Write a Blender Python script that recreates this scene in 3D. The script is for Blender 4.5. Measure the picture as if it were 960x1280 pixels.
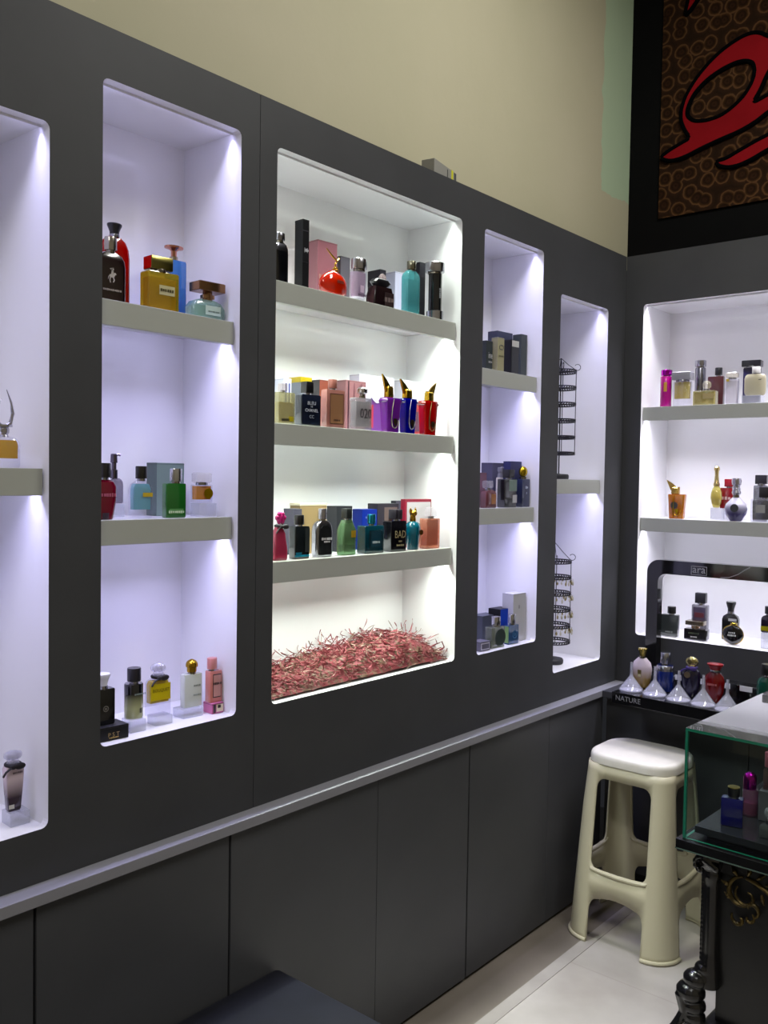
import bpy, bmesh, math, random
from mathutils import Vector, Matrix
random.seed(7)
PI = math.pi
S = bpy.context.scene
COL = S.collection
for o in list(bpy.data.objects):
    bpy.data.objects.remove(o)

# ------------------------------------------------------------ camera
def look(yaw, pitch, roll):
    f = Vector((-math.sin(yaw)*math.cos(pitch), math.cos(yaw)*math.cos(pitch), math.sin(pitch)))
    r = Vector((math.cos(yaw), math.sin(yaw), 0)); u = r.cross(f)
    r2 = r*math.cos(roll)+u*math.sin(roll); u2 = u*math.cos(roll)-r*math.sin(roll)
    return Matrix((r2, u2, -f)).transposed()
cd = bpy.data.cameras.new('camera'); cam = bpy.data.objects.new('camera', cd); COL.objects.link(cam)
cam.matrix_world = Matrix.Translation((1.5484, -3.2251, 1.5)) @ look(math.radians(40.266), math.radians(-2.0915), math.radians(.9079)).to_4x4()
cd.sensor_fit = 'VERTICAL'; cd.sensor_height = 24.0; cd.lens = 1134.16/1280*24.0
cd.clip_start = .02
S.camera = cam
# ------------------------------------------------------------ light and exposure
S.view_settings.view_transform = 'Standard'; S.view_settings.look = 'None'
S.view_settings.exposure = 0.0; S.view_settings.gamma = 1.0; S.view_settings.use_curve_mapping = False
W = bpy.data.worlds.new('world'); S.world = W; W.use_nodes = True
W.node_tree.nodes['Background'].inputs[0].default_value = (.5, .52, .6, 1)
W.node_tree.nodes['Background'].inputs[1].default_value = .03
COOL = (.60, .58, 1.0); NEUT = (.91, 1.0, .89); BACKC = (.90, .88, 1.0)
TILT, SPREAD = -4, 94
LED_W = 2.5          # watts per metre of strip
def area(name, loc, rot, sx, sy, power, color, spread=PI, parent=None):
    l = bpy.data.lights.new(name, 'AREA'); l.shape = 'RECTANGLE'; l.size = sx; l.size_y = sy
    l.energy = power; l.color = color; l.spread = spread
    o = bpy.data.objects.new(name, l); COL.objects.link(o); o.location = loc; o.rotation_euler = rot
    if parent: o.parent = parent
    return o
area('ceiling_panel_light', (1.35, -1.05, 3.62), (0, 0, 0), 1.2, .3, 42, (1, .985, .93))
area('ceiling_panel_light', (1.6, -3.9, 3.62), (0, 0, 0), 1.2, .3, 37, (1, .985, .95))

# ------------------------------------------------------------ materials
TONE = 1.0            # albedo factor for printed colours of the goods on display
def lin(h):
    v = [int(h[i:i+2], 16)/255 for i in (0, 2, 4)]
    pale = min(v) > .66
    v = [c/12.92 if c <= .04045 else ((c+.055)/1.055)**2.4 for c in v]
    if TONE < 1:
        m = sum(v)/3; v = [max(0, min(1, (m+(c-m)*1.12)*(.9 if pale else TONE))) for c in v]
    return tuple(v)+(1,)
MC = {}
class tone:
    def __init__(self, f): self.f = f
    def __enter__(self):
        global TONE
        self.old = TONE; TONE = self.f if TONE < 1 else 1.0
    def __exit__(self, *a):
        global TONE
        TONE = self.old
def newmat(name):
    m = bpy.data.materials.new(name); m.use_nodes = True
    return m, m.node_tree.nodes, m.node_tree.links, m.node_tree.nodes['Principled BSDF']
def plain(h, rough=.5, metal=0, coat=0, spec=.5):
    k = ('p', h, rough, metal, coat, spec, TONE)
    if k in MC: return MC[k]
    m, n, l, b = newmat('paint_'+h)
    b.inputs['Base Color'].default_value = lin(h); b.inputs['Roughness'].default_value = rough
    b.inputs['Metallic'].default_value = metal; b.inputs['Coat Weight'].default_value = coat
    b.inputs['Coat Roughness'].default_value = .05; b.inputs['Specular IOR Level'].default_value = spec
    MC[k] = m; return m
def outer_only(n, l, src, dst):
    # Fresnel gloss on outward faces only (the inner faces of a thin wall are index matched)
    g = n.new('ShaderNodeNewGeometry'); s = n.new('ShaderNodeMath'); s.operation = 'SUBTRACT'; s.inputs[0].default_value = 1
    q = n.new('ShaderNodeMath'); q.operation = 'MULTIPLY'
    l.new(g.outputs['Backfacing'], s.inputs[1]); l.new(s.outputs[0], q.inputs[0]); l.new(src, q.inputs[1]); l.new(q.outputs[0], dst)
def glassy(h, op, tint=None, rough=.08):
    # thin coloured glass: see-through tint mixed with body colour, Fresnel gloss on top
    k = ('g', h, op, tint, TONE)
    if k in MC: return MC[k]
    m, n, l, b = newmat('glass_'+h)
    c = lin(h)
    b.inputs['Base Color'].default_value = c; b.inputs['Roughness'].default_value = rough
    t = n.new('ShaderNodeBsdfTransparent'); t.inputs[0].default_value = lin(tint) if tint else c
    mx = n.new('ShaderNodeMixShader'); mx.inputs[0].default_value = op
    l.new(t.outputs[0], mx.inputs[1]); l.new(b.outputs[0], mx.inputs[2])
    g = n.new('ShaderNodeBsdfGlossy'); g.inputs['Roughness'].default_value = .05
    fr = n.new('ShaderNodeFresnel'); fr.inputs[0].default_value = 1.55
    m2 = n.new('ShaderNodeMixShader'); outer_only(n, l, fr.outputs[0], m2.inputs[0])
    l.new(mx.outputs[0], m2.inputs[1]); l.new(g.outputs[0], m2.inputs[2])
    l.new(m2.outputs[0], n['Material Output'].inputs[0])
    MC[k] = m; return m
def ombre(top, bot):
    k = ('o', top, bot, TONE)
    if k in MC: return MC[k]
    m, n, l, b = newmat('ombre_glass')
    tc = n.new('ShaderNodeTexCoord'); sp = n.new('ShaderNodeSeparateXYZ'); r = n.new('ShaderNodeValToRGB')
    r.color_ramp.elements[0].position = .3; r.color_ramp.elements[0].color = lin(bot)
    r.color_ramp.elements[1].position = .72; r.color_ramp.elements[1].color = lin(top)
    l.new(tc.outputs['Generated'], sp.inputs[0]); l.new(sp.outputs[2], r.inputs[0]); l.new(r.outputs[0], b.inputs['Base Color'])
    b.inputs['Roughness'].default_value = .1; b.inputs['Coat Weight'].default_value = .5
    MC[k] = m; return m
def matof(s):
    a, _, b = s.partition(':')
    with tone({'op': TONE, 'p': TONE, 'tint': min(1, TONE+.15), 'ombre': TONE}.get(a, 1.0)):
        if a == 'op': return plain(b, .18, 0, .5)
        if a == 'm' or a == 'met': return plain(b, .22, 1)
        if a == 'p': return plain(b, .3, 0, .3)
        if a == 'c': return glassy(b, .22, 'f4f4f8')
        if a == 'tint': return glassy(b, .6)
        if a == 'glass': return glassy(b, .25)
        if a == 'clear': return glassy('dcdce6', .05, 'f6f6fa')
        if a == 'ombre':
            t, _, q = b.partition(':'); return ombre(t, q)
def noisy(name, c1, c2, scale, rough, bump=0, detail=4, coat=0):
    m, n, l, b = newmat(name)
    tc = n.new('ShaderNodeTexCoord'); t = n.new('ShaderNodeTexNoise'); t.inputs['Scale'].default_value = scale; t.inputs['Detail'].default_value = detail
    r = n.new('ShaderNodeValToRGB'); r.color_ramp.elements[0].color = lin(c1); r.color_ramp.elements[1].color = lin(c2)
    r.color_ramp.elements[0].position = .3; r.color_ramp.elements[1].position = .7
    l.new(tc.outputs['Object'], t.inputs['Vector']); l.new(t.outputs[0], r.inputs[0]); l.new(r.outputs[0], b.inputs['Base Color'])
    b.inputs['Roughness'].default_value = rough; b.inputs['Coat Weight'].default_value = coat
    if bump:
        bp = n.new('ShaderNodeBump'); bp.inputs['Strength'].default_value = bump; bp.inputs['Distance'].default_value = .01
        l.new(t.outputs[0], bp.inputs['Height']); l.new(bp.outputs[0], b.inputs['Normal'])
    return m
def emit(name, c, s):
    m, n, l, b = newmat(name)
    b.inputs['Base Color'].default_value = (.8, .8, .8, 1); b.inputs['Emission Color'].default_value = c+(1,); b.inputs['Emission Strength'].default_value = s
    return m
M_panel = noisy('charcoal_laminate', '3b3c3f', '404144', 6, .55)
M_panel.node_tree.nodes['Principled BSDF'].inputs['Specular IOR Level'].default_value = .3
M_white = noisy('white_laminate', 'e6e6ea', 'ebebee', 3, .14)
M_white.node_tree.nodes['Principled BSDF'].inputs['Specular IOR Level'].default_value = .35
M_fascia = plain('a6a9a3', .45)
M_door = noisy('graphite_door', '404145', '46474b', 5, .5)
M_black = plain('0a0a0c', .35)
M_blackgloss = plain('0a0a0d', .08, 0, .5)
M_ledge = plain('8a8a92', .35)
M_led = {c: emit('led_diffuser', c, 6.0) for c in (COOL, NEUT, BACKC)}
M_gap = plain('08080a', .8)

# ------------------------------------------------------------ mesh helpers
def finish(name, bm, mats, parent=None, angle=35, smooth=True):
    bmesh.ops.recalc_face_normals(bm, faces=bm.faces[:])
    me = bpy.data.meshes.new(name); bm.to_mesh(me); bm.free()
    if not isinstance(mats, (list, tuple)): mats = [mats]
    for m in mats: me.materials.append(m)
    if smooth:
        me.polygons.foreach_set('use_smooth', [True]*len(me.polygons)); me.set_sharp_from_angle(angle=math.radians(angle))
    o = bpy.data.objects.new(name, me); COL.objects.link(o)
    if parent: o.parent = parent
    return o
def tag(o, label=None, cat=None, group=None, kind=None):
    if label: o['label'] = label
    if cat: o['category'] = cat
    if group: o['group'] = group
    if kind: o['kind'] = kind
    return o
def empty(name, loc, rz, label, cat, group=None):
    o = bpy.data.objects.new(name, None); COL.objects.link(o); o.location = loc; o.rotation_euler = (0, 0, rz)
    o.empty_display_size = .05
    return tag(o, label, cat, group)
def box(bm, x0, x1, y0, y1, z0, z1, mat=0, bev=0):
    vs = [bm.verts.new((x, y, z)) for x in (x0, x1) for y in (y0, y1) for z in (z0, z1)]
    fs = []
    for q in ((0, 1, 3, 2), (4, 6, 7, 5), (0, 4, 5, 1), (2, 3, 7, 6), (0, 2, 6, 4), (1, 5, 7, 3)):
        f = bm.faces.new([vs[i] for i in q]); f.material_index = mat; fs.append(f)
    if bev:
        r = bmesh.ops.bevel(bm, geom=list({e for f in fs for e in f.edges}), offset=bev, segments=2, profile=.5, affect='EDGES')
        for f in r['faces']: f.material_index = mat
def sec(w, d, cr, n=7):
    if cr >= 1:
        return [(w/2*math.cos(a), d/2*math.sin(a)) for a in [2*PI*i/28 for i in range(28)]]
    r = max(cr*min(w, d)/2, .0004); out = []
    for sx, sy, a0 in ((1, 1, 0), (-1, 1, PI/2), (-1, -1, PI), (1, -1, 1.5*PI)):
        for i in range(n):
            a = a0+PI/2*i/(n-1)
            out.append((sx*(w/2-r)+r*math.cos(a), sy*(d/2-r)+r*math.sin(a)))
    return out
def loft(bm, w, d, z0, h, prof, cr, cx=0, cy=0, mat=0):
    rings = []
    for zf, wf, df in prof:
        rings.append([bm.verts.new((cx+x, cy+y, z0+h*zf)) for x, y in sec(w*wf, d*df, cr)])
    n = len(rings[0])
    for a, b in zip(rings, rings[1:]):
        for i in range(n):
            f = bm.faces.new((a[i], a[(i+1) % n], b[(i+1) % n], b[i])); f.material_index = mat
    f = bm.faces.new(rings[0][::-1]); f.material_index = mat
    f = bm.faces.new(rings[-1]); f.material_index = mat
def tube(bm, pts, r, seg=8, mat=0, closed=False):
    pts = [Vector(p) for p in pts]; n = len(pts); rings = []
    up = Vector((0.13, .27, .95)).normalized()
    for i, p in enumerate(pts):
        a = pts[(i-1) % n] if (closed or i > 0) else p
        b = pts[(i+1) % n] if (closed or i < n-1) else p
        t = (b-a).normalized()
        s = t.cross(up)
        if s.length < .05: s = t.cross(Vector((1, .2, 0)))
        s.normalize(); v = s.cross(t).normalized()
        rr = r[i] if isinstance(r, (list, tuple)) else r
        rings.append([bm.verts.new(p+s*rr*math.cos(2*PI*k/seg)+v*rr*math.sin(2*PI*k/seg)) for k in range(seg)])
    rng = range(n if closed else n-1)
    for i in rng:
        a, b = rings[i], rings[(i+1) % n]
        for k in range(seg):
            f = bm.faces.new((a[k], a[(k+1) % seg], b[(k+1) % seg], b[k])); f.material_index = mat
    if not closed:
        for q in (rings[0][::-1], rings[-1]):
            f = bm.faces.new(q); f.material_index = mat
def ball(bm, c, rx, ry=None, rz=None, mat=0, seg=16):
    ry = ry or rx; rz = rz or rx
    r = bmesh.ops.create_uvsphere(bm, u_segments=seg, v_segments=max(6, seg//2), radius=1)
    for v in r['verts']:
        v.co = Vector((c[0]+v.co.x*rx, c[1]+v.co.y*ry, c[2]+v.co.z*rz))
        for f in v.link_faces: f.material_index = mat
def lathe(bm, prof, cx=0, cy=0, seg=28, mat=0):
    rings = [[bm.verts.new((cx+r*math.cos(2*PI*i/seg), cy+r*math.sin(2*PI*i/seg), z)) for i in range(seg)] for r, z in prof]
    for a, b in zip(rings, rings[1:]):
        for i in range(seg):
            f = bm.faces.new((a[i], a[(i+1) % seg], b[(i+1) % seg], b[i])); f.material_index = mat
    for q in (rings[0][::-1], rings[-1]):
        f = bm.faces.new(q); f.material_index = mat
def arc(cx, cz, r, a0, a1, n=14):
    return [(cx+r*math.cos(a0+(a1-a0)*i/(n-1)), cz+r*math.sin(a0+(a1-a0)*i/(n-1))) for i in range(n)]
def poly_prism(bm, loops, to3, thick, mat=0, sidemat=None):
    # loops: outer first, then holes; to3 maps (u, v, t) to a point
    edges = []; allv = []
    for lp in loops:
        vs = [bm.verts.new(to3(u, v, 0)) for u, v in lp]; allv.append(vs)
        for i in range(len(vs)): edges.append(bm.edges.new((vs[i], vs[(i+1) % len(vs)])))
    r = bmesh.ops.triangle_fill(bm, use_beauty=True, use_dissolve=False, edges=edges)
    faces = [g for g in r['geom'] if isinstance(g, bmesh.types.BMFace)]
    off = to3(0, 0, thick)-to3(0, 0, 0)
    back = {}
    for vs in allv:
        for v in vs: back[v] = bm.verts.new(v.co+off)
    for f in faces:
        f.material_index = mat
        g = bm.faces.new([back[v] for v in reversed(f.verts)]); g.material_index = mat
    for k, vs in enumerate(allv):
        for i in range(len(vs)):
            a, b = vs[i], vs[(i+1) % len(vs)]
            f = bm.faces.new((a, b, back[b], back[a])); f.material_index = mat if (sidemat is None or k == 0) else sidemat
TX = {}
def text_mesh(s):
    if s in TX: return TX[s]
    c = bpy.data.curves.new('t', 'FONT'); c.body = s; c.align_x = 'CENTER'; c.extrude = .012; c.resolution_u = 2
    o = bpy.data.objects.new('t', c); COL.objects.link(o)
    me = bpy.data.meshes.new_from_object(o.evaluated_get(bpy.context.evaluated_depsgraph_get()))
    bpy.data.objects.remove(o); bpy.data.curves.remove(c)
    xs = [v.co.x for v in me.vertices]; ys = [v.co.y for v in me.vertices]
    if max(ys)-min(ys) < .2: ys = [0, .7]
    TX[s] = (me, min(xs), max(xs), min(ys), max(ys)); return TX[s]
def lettering(s, cx, cz, h, color, y, parent, maxw=None, name='lettering', rot90=False, metal=0, M=None):
    if s[0] == '~':          # print too small to read: a broken thin line
        bm = bmesh.new(); n = len(s)-1; L = min(maxw or 9, h*.75*n); p = L/n; rr = random.Random(n)
        for i in range(n):
            a = -L/2+i*p; q = p*rr.uniform(.6, .9); t = h*rr.uniform(.28, .42)
            x0, x1, zz0, zz1 = (cx+a, cx+a+q, cz-t, cz+t) if not rot90 else (cx-t, cx+t, cz+a, cz+a+q)
            box(bm, x0, x1, y-.0004, y, zz0, zz1)
        o = finish('small_print', bm, plain(color, .4), parent, smooth=False)
        if M: o.matrix_local = M
        return o
    me, x0, x1, y0, y1 = text_mesh(s)
    k = h/(y1-y0)
    kx = k
    if maxw and (x1-x0)*k > maxw: kx = maxw/(x1-x0)
    me = me.copy(); me.name = name
    for v in me.vertices:
        px, pz, py = (v.co.x-(x0+x1)/2)*kx, (v.co.y-(y0+y1)/2)*k, v.co.z*h*.5
        if rot90: px, pz = -pz, px
        v.co = (cx+px, y-py-.0001, cz+pz)
    me.materials.clear(); me.materials.append(plain(color, .4, metal))
    o = bpy.data.objects.new(name, me); COL.objects.link(o); o.parent = parent
    if M: o.matrix_local = M
    return o
def plate(bm, x0, x1, z0, z1, y, t=.0006, mat=0):
    box(bm, x0, x1, y-t, y, z0, z1, mat)

# ------------------------------------------------------------ the room
def struct(name, bm, m, label=None): return tag(finish(name, bm, m, smooth=False), label, None, None, 'structure')
def floor_material():
    m, n, l, b = newmat('floor_tile')
    g = n.new('ShaderNodeNewGeometry'); t = n.new('ShaderNodeTexNoise'); t.inputs['Scale'].default_value = 2.2; t.inputs['Detail'].default_value = 8
    t2 = n.new('ShaderNodeTexBrick'); t2.offset = 0; t2.inputs['Scale'].default_value = 1.0; t2.inputs['Brick Width'].default_value = .6; t2.inputs['Row Height'].default_value = .6
    t2.inputs['Mortar Size'].default_value = .003; t2.inputs['Color1'].default_value = (1, 1, 1, 1); t2.inputs['Color2'].default_value = (.97, .97, .97, 1); t2.inputs['Mortar'].default_value = (.88, .87, .86, 1)
    r = n.new('ShaderNodeValToRGB'); r.color_ramp.elements[0].color = lin('98918a'); r.color_ramp.elements[1].color = lin('b6b0aa'); r.color_ramp.elements[0].position = .35; r.color_ramp.elements[1].position = .62
    mp = n.new('ShaderNodeMapping'); mp.inputs['Location'].default_value = (.39, .11, 0)
    l.new(g.outputs['Position'], mp.inputs[0]); l.new(mp.outputs[0], t2.inputs['Vector']); l.new(g.outputs['Position'], t.inputs['Vector']); l.new(t.outputs[0], r.inputs[0])
    mx = n.new('ShaderNodeMix'); mx.data_type = 'RGBA'; mx.blend_type = 'MULTIPLY'; mx.inputs[0].default_value = 1
    l.new(r.outputs[0], mx.inputs[6]); l.new(t2.outputs[0], mx.inputs[7]); l.new(mx.outputs[2], b.inputs['Base Color'])
    b.inputs['Roughness'].default_value = .28
    return m
def wall_material():
    m, n, l, b = newmat('cream_wall_paint')
    g = n.new('ShaderNodeNewGeometry'); sp = n.new('ShaderNodeSeparateXYZ'); l.new(g.outputs['Position'], sp.inputs[0])
    t = n.new('ShaderNodeTexNoise'); t.inputs['Scale'].default_value = 1.3; t.inputs['Detail'].default_value = 5; l.new(g.outputs['Position'], t.inputs['Vector'])
    r = n.new('ShaderNodeValToRGB'); r.color_ramp.elements[0].color = lin('b3af93'); r.color_ramp.elements[1].color = lin('bbb59b'); r.color_ramp.elements[0].position = .35; r.color_ramp.elements[1].position = .65
    l.new(t.outputs[0], r.inputs[0])
    t2 = n.new('ShaderNodeTexNoise'); t2.inputs['Scale'].default_value = 9; t2.inputs['Detail'].default_value = 6; l.new(g.outputs['Position'], t2.inputs['Vector'])
    def ma(op, a, bb):
        q = n.new('ShaderNodeMath'); q.operation = op
        for i, v in enumerate((a, bb)):
            if isinstance(v, (int, float)): q.inputs[i].default_value = v
            else: l.new(v, q.inputs[i])
        return q.outputs[0]
    wob = ma('MULTIPLY', ma('SUBTRACT', t2.outputs[0], .5), .09)
    g1 = ma('GREATER_THAN', ma('ADD', sp.outputs[1], wob), GREEN_Y)
    g2 = ma('GREATER_THAN', ma('ADD', sp.outputs[2], wob), GREEN_Z)
    k = ma('MULTIPLY', g1, g2)
    mx = n.new('ShaderNodeMix'); mx.data_type = 'RGBA'; l.new(k, mx.inputs[0]); l.new(r.outputs[0], mx.inputs[6]); mx.inputs[7].default_value = lin('b0c4a6')
    l.new(mx.outputs[2], b.inputs['Base Color']); b.inputs['Roughness'].default_value = .7
    bp = n.new('ShaderNodeBump'); bp.inputs['Strength'].default_value = .15; bp.inputs['Distance'].default_value = .01
    l.new(t2.outputs[0], bp.inputs['Height']); l.new(bp.outputs[0], b.inputs['Normal'])
    return m
GREEN_Y, GREEN_Z = -.03, 2.61
bm = bmesh.new(); box(bm, -.4, 3.7, -5.7, .6, -.1, 0); struct('floor', bm, floor_material())
bm = bmesh.new(); box(bm, .0, .172, -5.0, 0, 0, .0015); struct('trim_1', bm, noisy('taupe_stone', '6c655b', '787066', 5, .35))
bm = bmesh.new(); box(bm, .172, .212, -5.0, 0, 0, .0018); struct('trim_2', bm, noisy('pale_stone_strip', '948e88', 'a39d97', 9, .3))
bm = bmesh.new(); box(bm, -.4, 3.7, -5.7, .6, 3.7, 3.8); struct('ceiling', bm, plain('dcd8cc', .8))
bm = bmesh.new(); box(bm, -.45, -.232, -5.6, .21, 0, 2.335); box(bm, -.45, -.1, -5.6, .21, 2.353, 3.7); struct('wall_left', bm, wall_material())
M_bw = noisy('black_wall_paint', '040405', '070708', 4, .95)
M_bw.node_tree.nodes['Principled BSDF'].inputs['Specular IOR Level'].default_value = .15
bm = bmesh.new(); box(bm, -.1, 3.6, .29, .5, 0, 2.335); box(bm, -.1, 3.6, .21, .5, 2.353, 3.7); struct('wall_back', bm, M_bw)
bm = bmesh.new(); box(bm, 3.6, 3.7, -5.6, .21, 0, 3.7); struct('wall_right', bm, plain('b9b19a', .8))
bm = bmesh.new(); box(bm, -.45, 3.7, -5.7, -5.6, 0, 3.7); struct('wall_front', bm, plain('a9a08c', .8))

# ------------------------------------------------------------ display cabinets with lit niches
def round_rect(u0, u1, v0, v1, r=.013, n=5):
    out = []
    for cx, cy, a0 in ((u1-r, v1-r, 0), (u0+r, v1-r, PI/2), (u0+r, v0+r, PI), (u1-r, v0+r, 1.5*PI)):
        out += [(cx+r*math.cos(a0+PI/2*i/(n-1)), cy+r*math.sin(a0+PI/2*i/(n-1))) for i in range(n)]
    return out
def display_cabinet(label, origin, rz, u0, u1, z0, z1, niches, depth, seam=.0015):
    """local frame: u along local X, front faces local -Y, z up; niches = (ua, ub, za, zb, shelves, led colour, watts factor)"""
    root = empty('display_cabinet', origin, rz, label, 'cabinet')
    ox, oy, oz = origin
    bm = bmesh.new()
    poly_prism(bm, [[(u0, z0), (u1, z0), (u1, z1), (u0, z1)]]+[round_rect(a, b, za, zb) for a, b, za, zb, *_ in niches],
               lambda u, v, t: Vector((u, t, v-oz)), .018, 0, 1)
    finish('front_panel', bm, [M_panel, M_white], root, smooth=False)
    bm = bmesh.new(); box(bm, u0, u1, .018, .095, z1-.018-oz, z1-oz); finish('top_board', bm, M_panel, root, smooth=False)
    for a, b, za, zb, shelves, col, wf in niches:
        t = .008; bm = bmesh.new(); za_, zb_ = za-oz, zb-oz
        box(bm, a-t, b+t, depth, depth+t, za_-t, zb_+t)
        box(bm, a-t, a, .018, depth, za_-t, zb_+t); box(bm, b, b+t, .018, depth, za_-t, zb_+t)
        box(bm, a, b, .018, depth, za_-t, za_); box(bm, a, b, .018, depth, zb_, zb_+t)
        finish('niche_lining', bm, M_white, root, smooth=False)
        tops = [zb_]
        for s in shelves:
            s -= oz
            bm = bmesh.new()
            box(bm, a+.002, b-.004, .032, depth-.001, s-.022, s)
            fin = finish('shelf', bm, M_white, root, smooth=False)
            bm = bmesh.new(); box(bm, a+.002, b-.004, .015, .032, s-.05, s, 0, .0008)
            tag(finish('fascia', bm, M_fascia, fin, smooth=False), 'grey shelf front')
            tops.append(s-.022)
        for i, zt in enumerate(tops):
            wfi = wf[i] if isinstance(wf, list) else wf; sp = SPREAD if i == 0 else SPREAD+24
            yl = .03 if i == 0 else .046
            bm = bmesh.new(); x0, x1 = a+.003, b-.005; y0, y1, zl = yl-.006, yl+.004, zt-.005
            vs = [[bm.verts.new((x, y, z)) for y, z in ((y0, zt), (y0, zl), (y1, zt))] for x in (x0, x1)]
            bm.faces.new(vs[0]); bm.faces.new(vs[1][::-1])
            for i in range(3):
                f = bm.faces.new((vs[0][i], vs[0][(i+1) % 3], vs[1][(i+1) % 3], vs[1][i])); f.material_index = 1 if i == 1 else 0
            finish('led_strip', bm, [M_white, M_led[col]], root, smooth=False)
            L = b-a-.012
            area('led_light', ((a+b)/2, yl+.001, zt-.0058), (math.radians(TILT), 0, 0), L, .008, LED_W*wfi*L, col, math.radians(sp), root)
    return root
RZ = PI/2     # left wall: local X runs along world Y, local +Y runs into the wall (world -X)
N1 = (-2.70, -2.351, .842, 2.136, [1.509], COOL, .8)
N2 = (-2.242, -1.899, .967, 2.255, [1.841, 1.410], COOL, 1.0)
N3 = (-1.792, -1.067, .970, 2.252, [1.956, 1.626, 1.301], NEUT, [1.3, 2.3, 1.9, 1.8])
N4 = (-.952, -.608, .969, 2.252, [1.842, 1.414], COOL, 1.05)
N5 = (-.490, -.142, .842, 2.134, [1.508], COOL, .8)
display_cabinet('charcoal wall cabinet with two lit niches at the left of the photo', (0, 0, .742), RZ, -2.96, -1.8455, .742, 2.352, [N1, N2], .2)
display_cabinet('charcoal wall cabinet with three lit niches, the widest holding red paper shreds', (0, 0, .742), RZ, -1.844, -.0005, .742, 2.352, [N3, N4, N5], .2)
NB = (.072, .86, .927, 2.166, [1.784, 1.369], BACKC, 1.35)
display_cabinet('charcoal wall cabinet with one lit niche under the red lettered sign', (0, 0, .742), 0, .0005, 1.0, .742, 2.352, [NB], .249)
# base cabinets below
def base_cabinet(label, a, b, ga, gb):
    root = empty('base_cabinet', (-.004, (a+b)/2, 0), RZ, label, 'cabinet', 'base cabinets under the left wall ledge')
    w = (b-a)/2
    bm = bmesh.new(); box(bm, -w+.0005, w-.0005, -.018, .2, .002, .718); finish('carcass', bm, M_gap, root, smooth=False)
    bm = bmesh.new(); box(bm, -w+ga, w-gb, -.034, -.019, .012, .716, 0, .001); finish('door', bm, M_door, root, smooth=False)
BL = ['graphite base cabinet at the left edge of the photo, below the leftmost niche',
      'graphite base cabinet between the two wide black seams at the left',
      'graphite base cabinet behind the corner of the dark bench',
      'graphite base cabinet just left of the rightmost wide black seam',
      'graphite base cabinet just right of the rightmost wide black seam, beside the bare floor',
      'graphite base cabinet in the corner behind the plastic stool']
SE = [(-2.96, .003), (-2.393, .003), (-1.937, .003), (-1.438, .0007), (-1.021, .003), (-.556, .0007), (-.165, .003)]
for lb, (a, g), (b, g2) in zip(BL, SE, SE[1:]):
    base_cabinet(lb, a, b, g, g2)
root = empty('base_cabinet', (.55, -.12, 0), 0, 'dark base cabinet under the tester stand, behind the stool', 'cabinet')
bm = bmesh.new(); box(bm, -.515, .5, -.012, .11, .08, .718); finish('carcass', bm, M_gap, root, smooth=False)
bm = bmesh.new(); box(bm, -.515, .0, -.028, -.013, .085, .716, 0, .001); finish('door', bm, M_door, root, smooth=False)
bm = bmesh.new(); box(bm, .003, .5, -.028, -.013, .085, .716, 0, .001); finish('door', bm, M_door, root, smooth=False)
bm = bmesh.new(); box(bm, -.515, .5, .01, .02, 0.002, .0795); finish('toe_kick', bm, plain('2a2a2c', .6), root, smooth=False)
bm = bmesh.new(); box(bm, -.2, .042, -2.96, 0, .7185, .7415, 0, .0012)
tag(finish('ledge', bm, M_ledge, smooth=False), 'long pale grey ledge running under the left wall niches', 'ledge')
bm = bmesh.new(); box(bm, .0425, 1.05, -.20, -.0005, .7185, .7415, 0, .0012)
tag(finish('ledge', bm, plain('3a3b40', .4), smooth=False), 'dark ledge on the back wall carrying the black tester stand', 'ledge')
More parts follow.
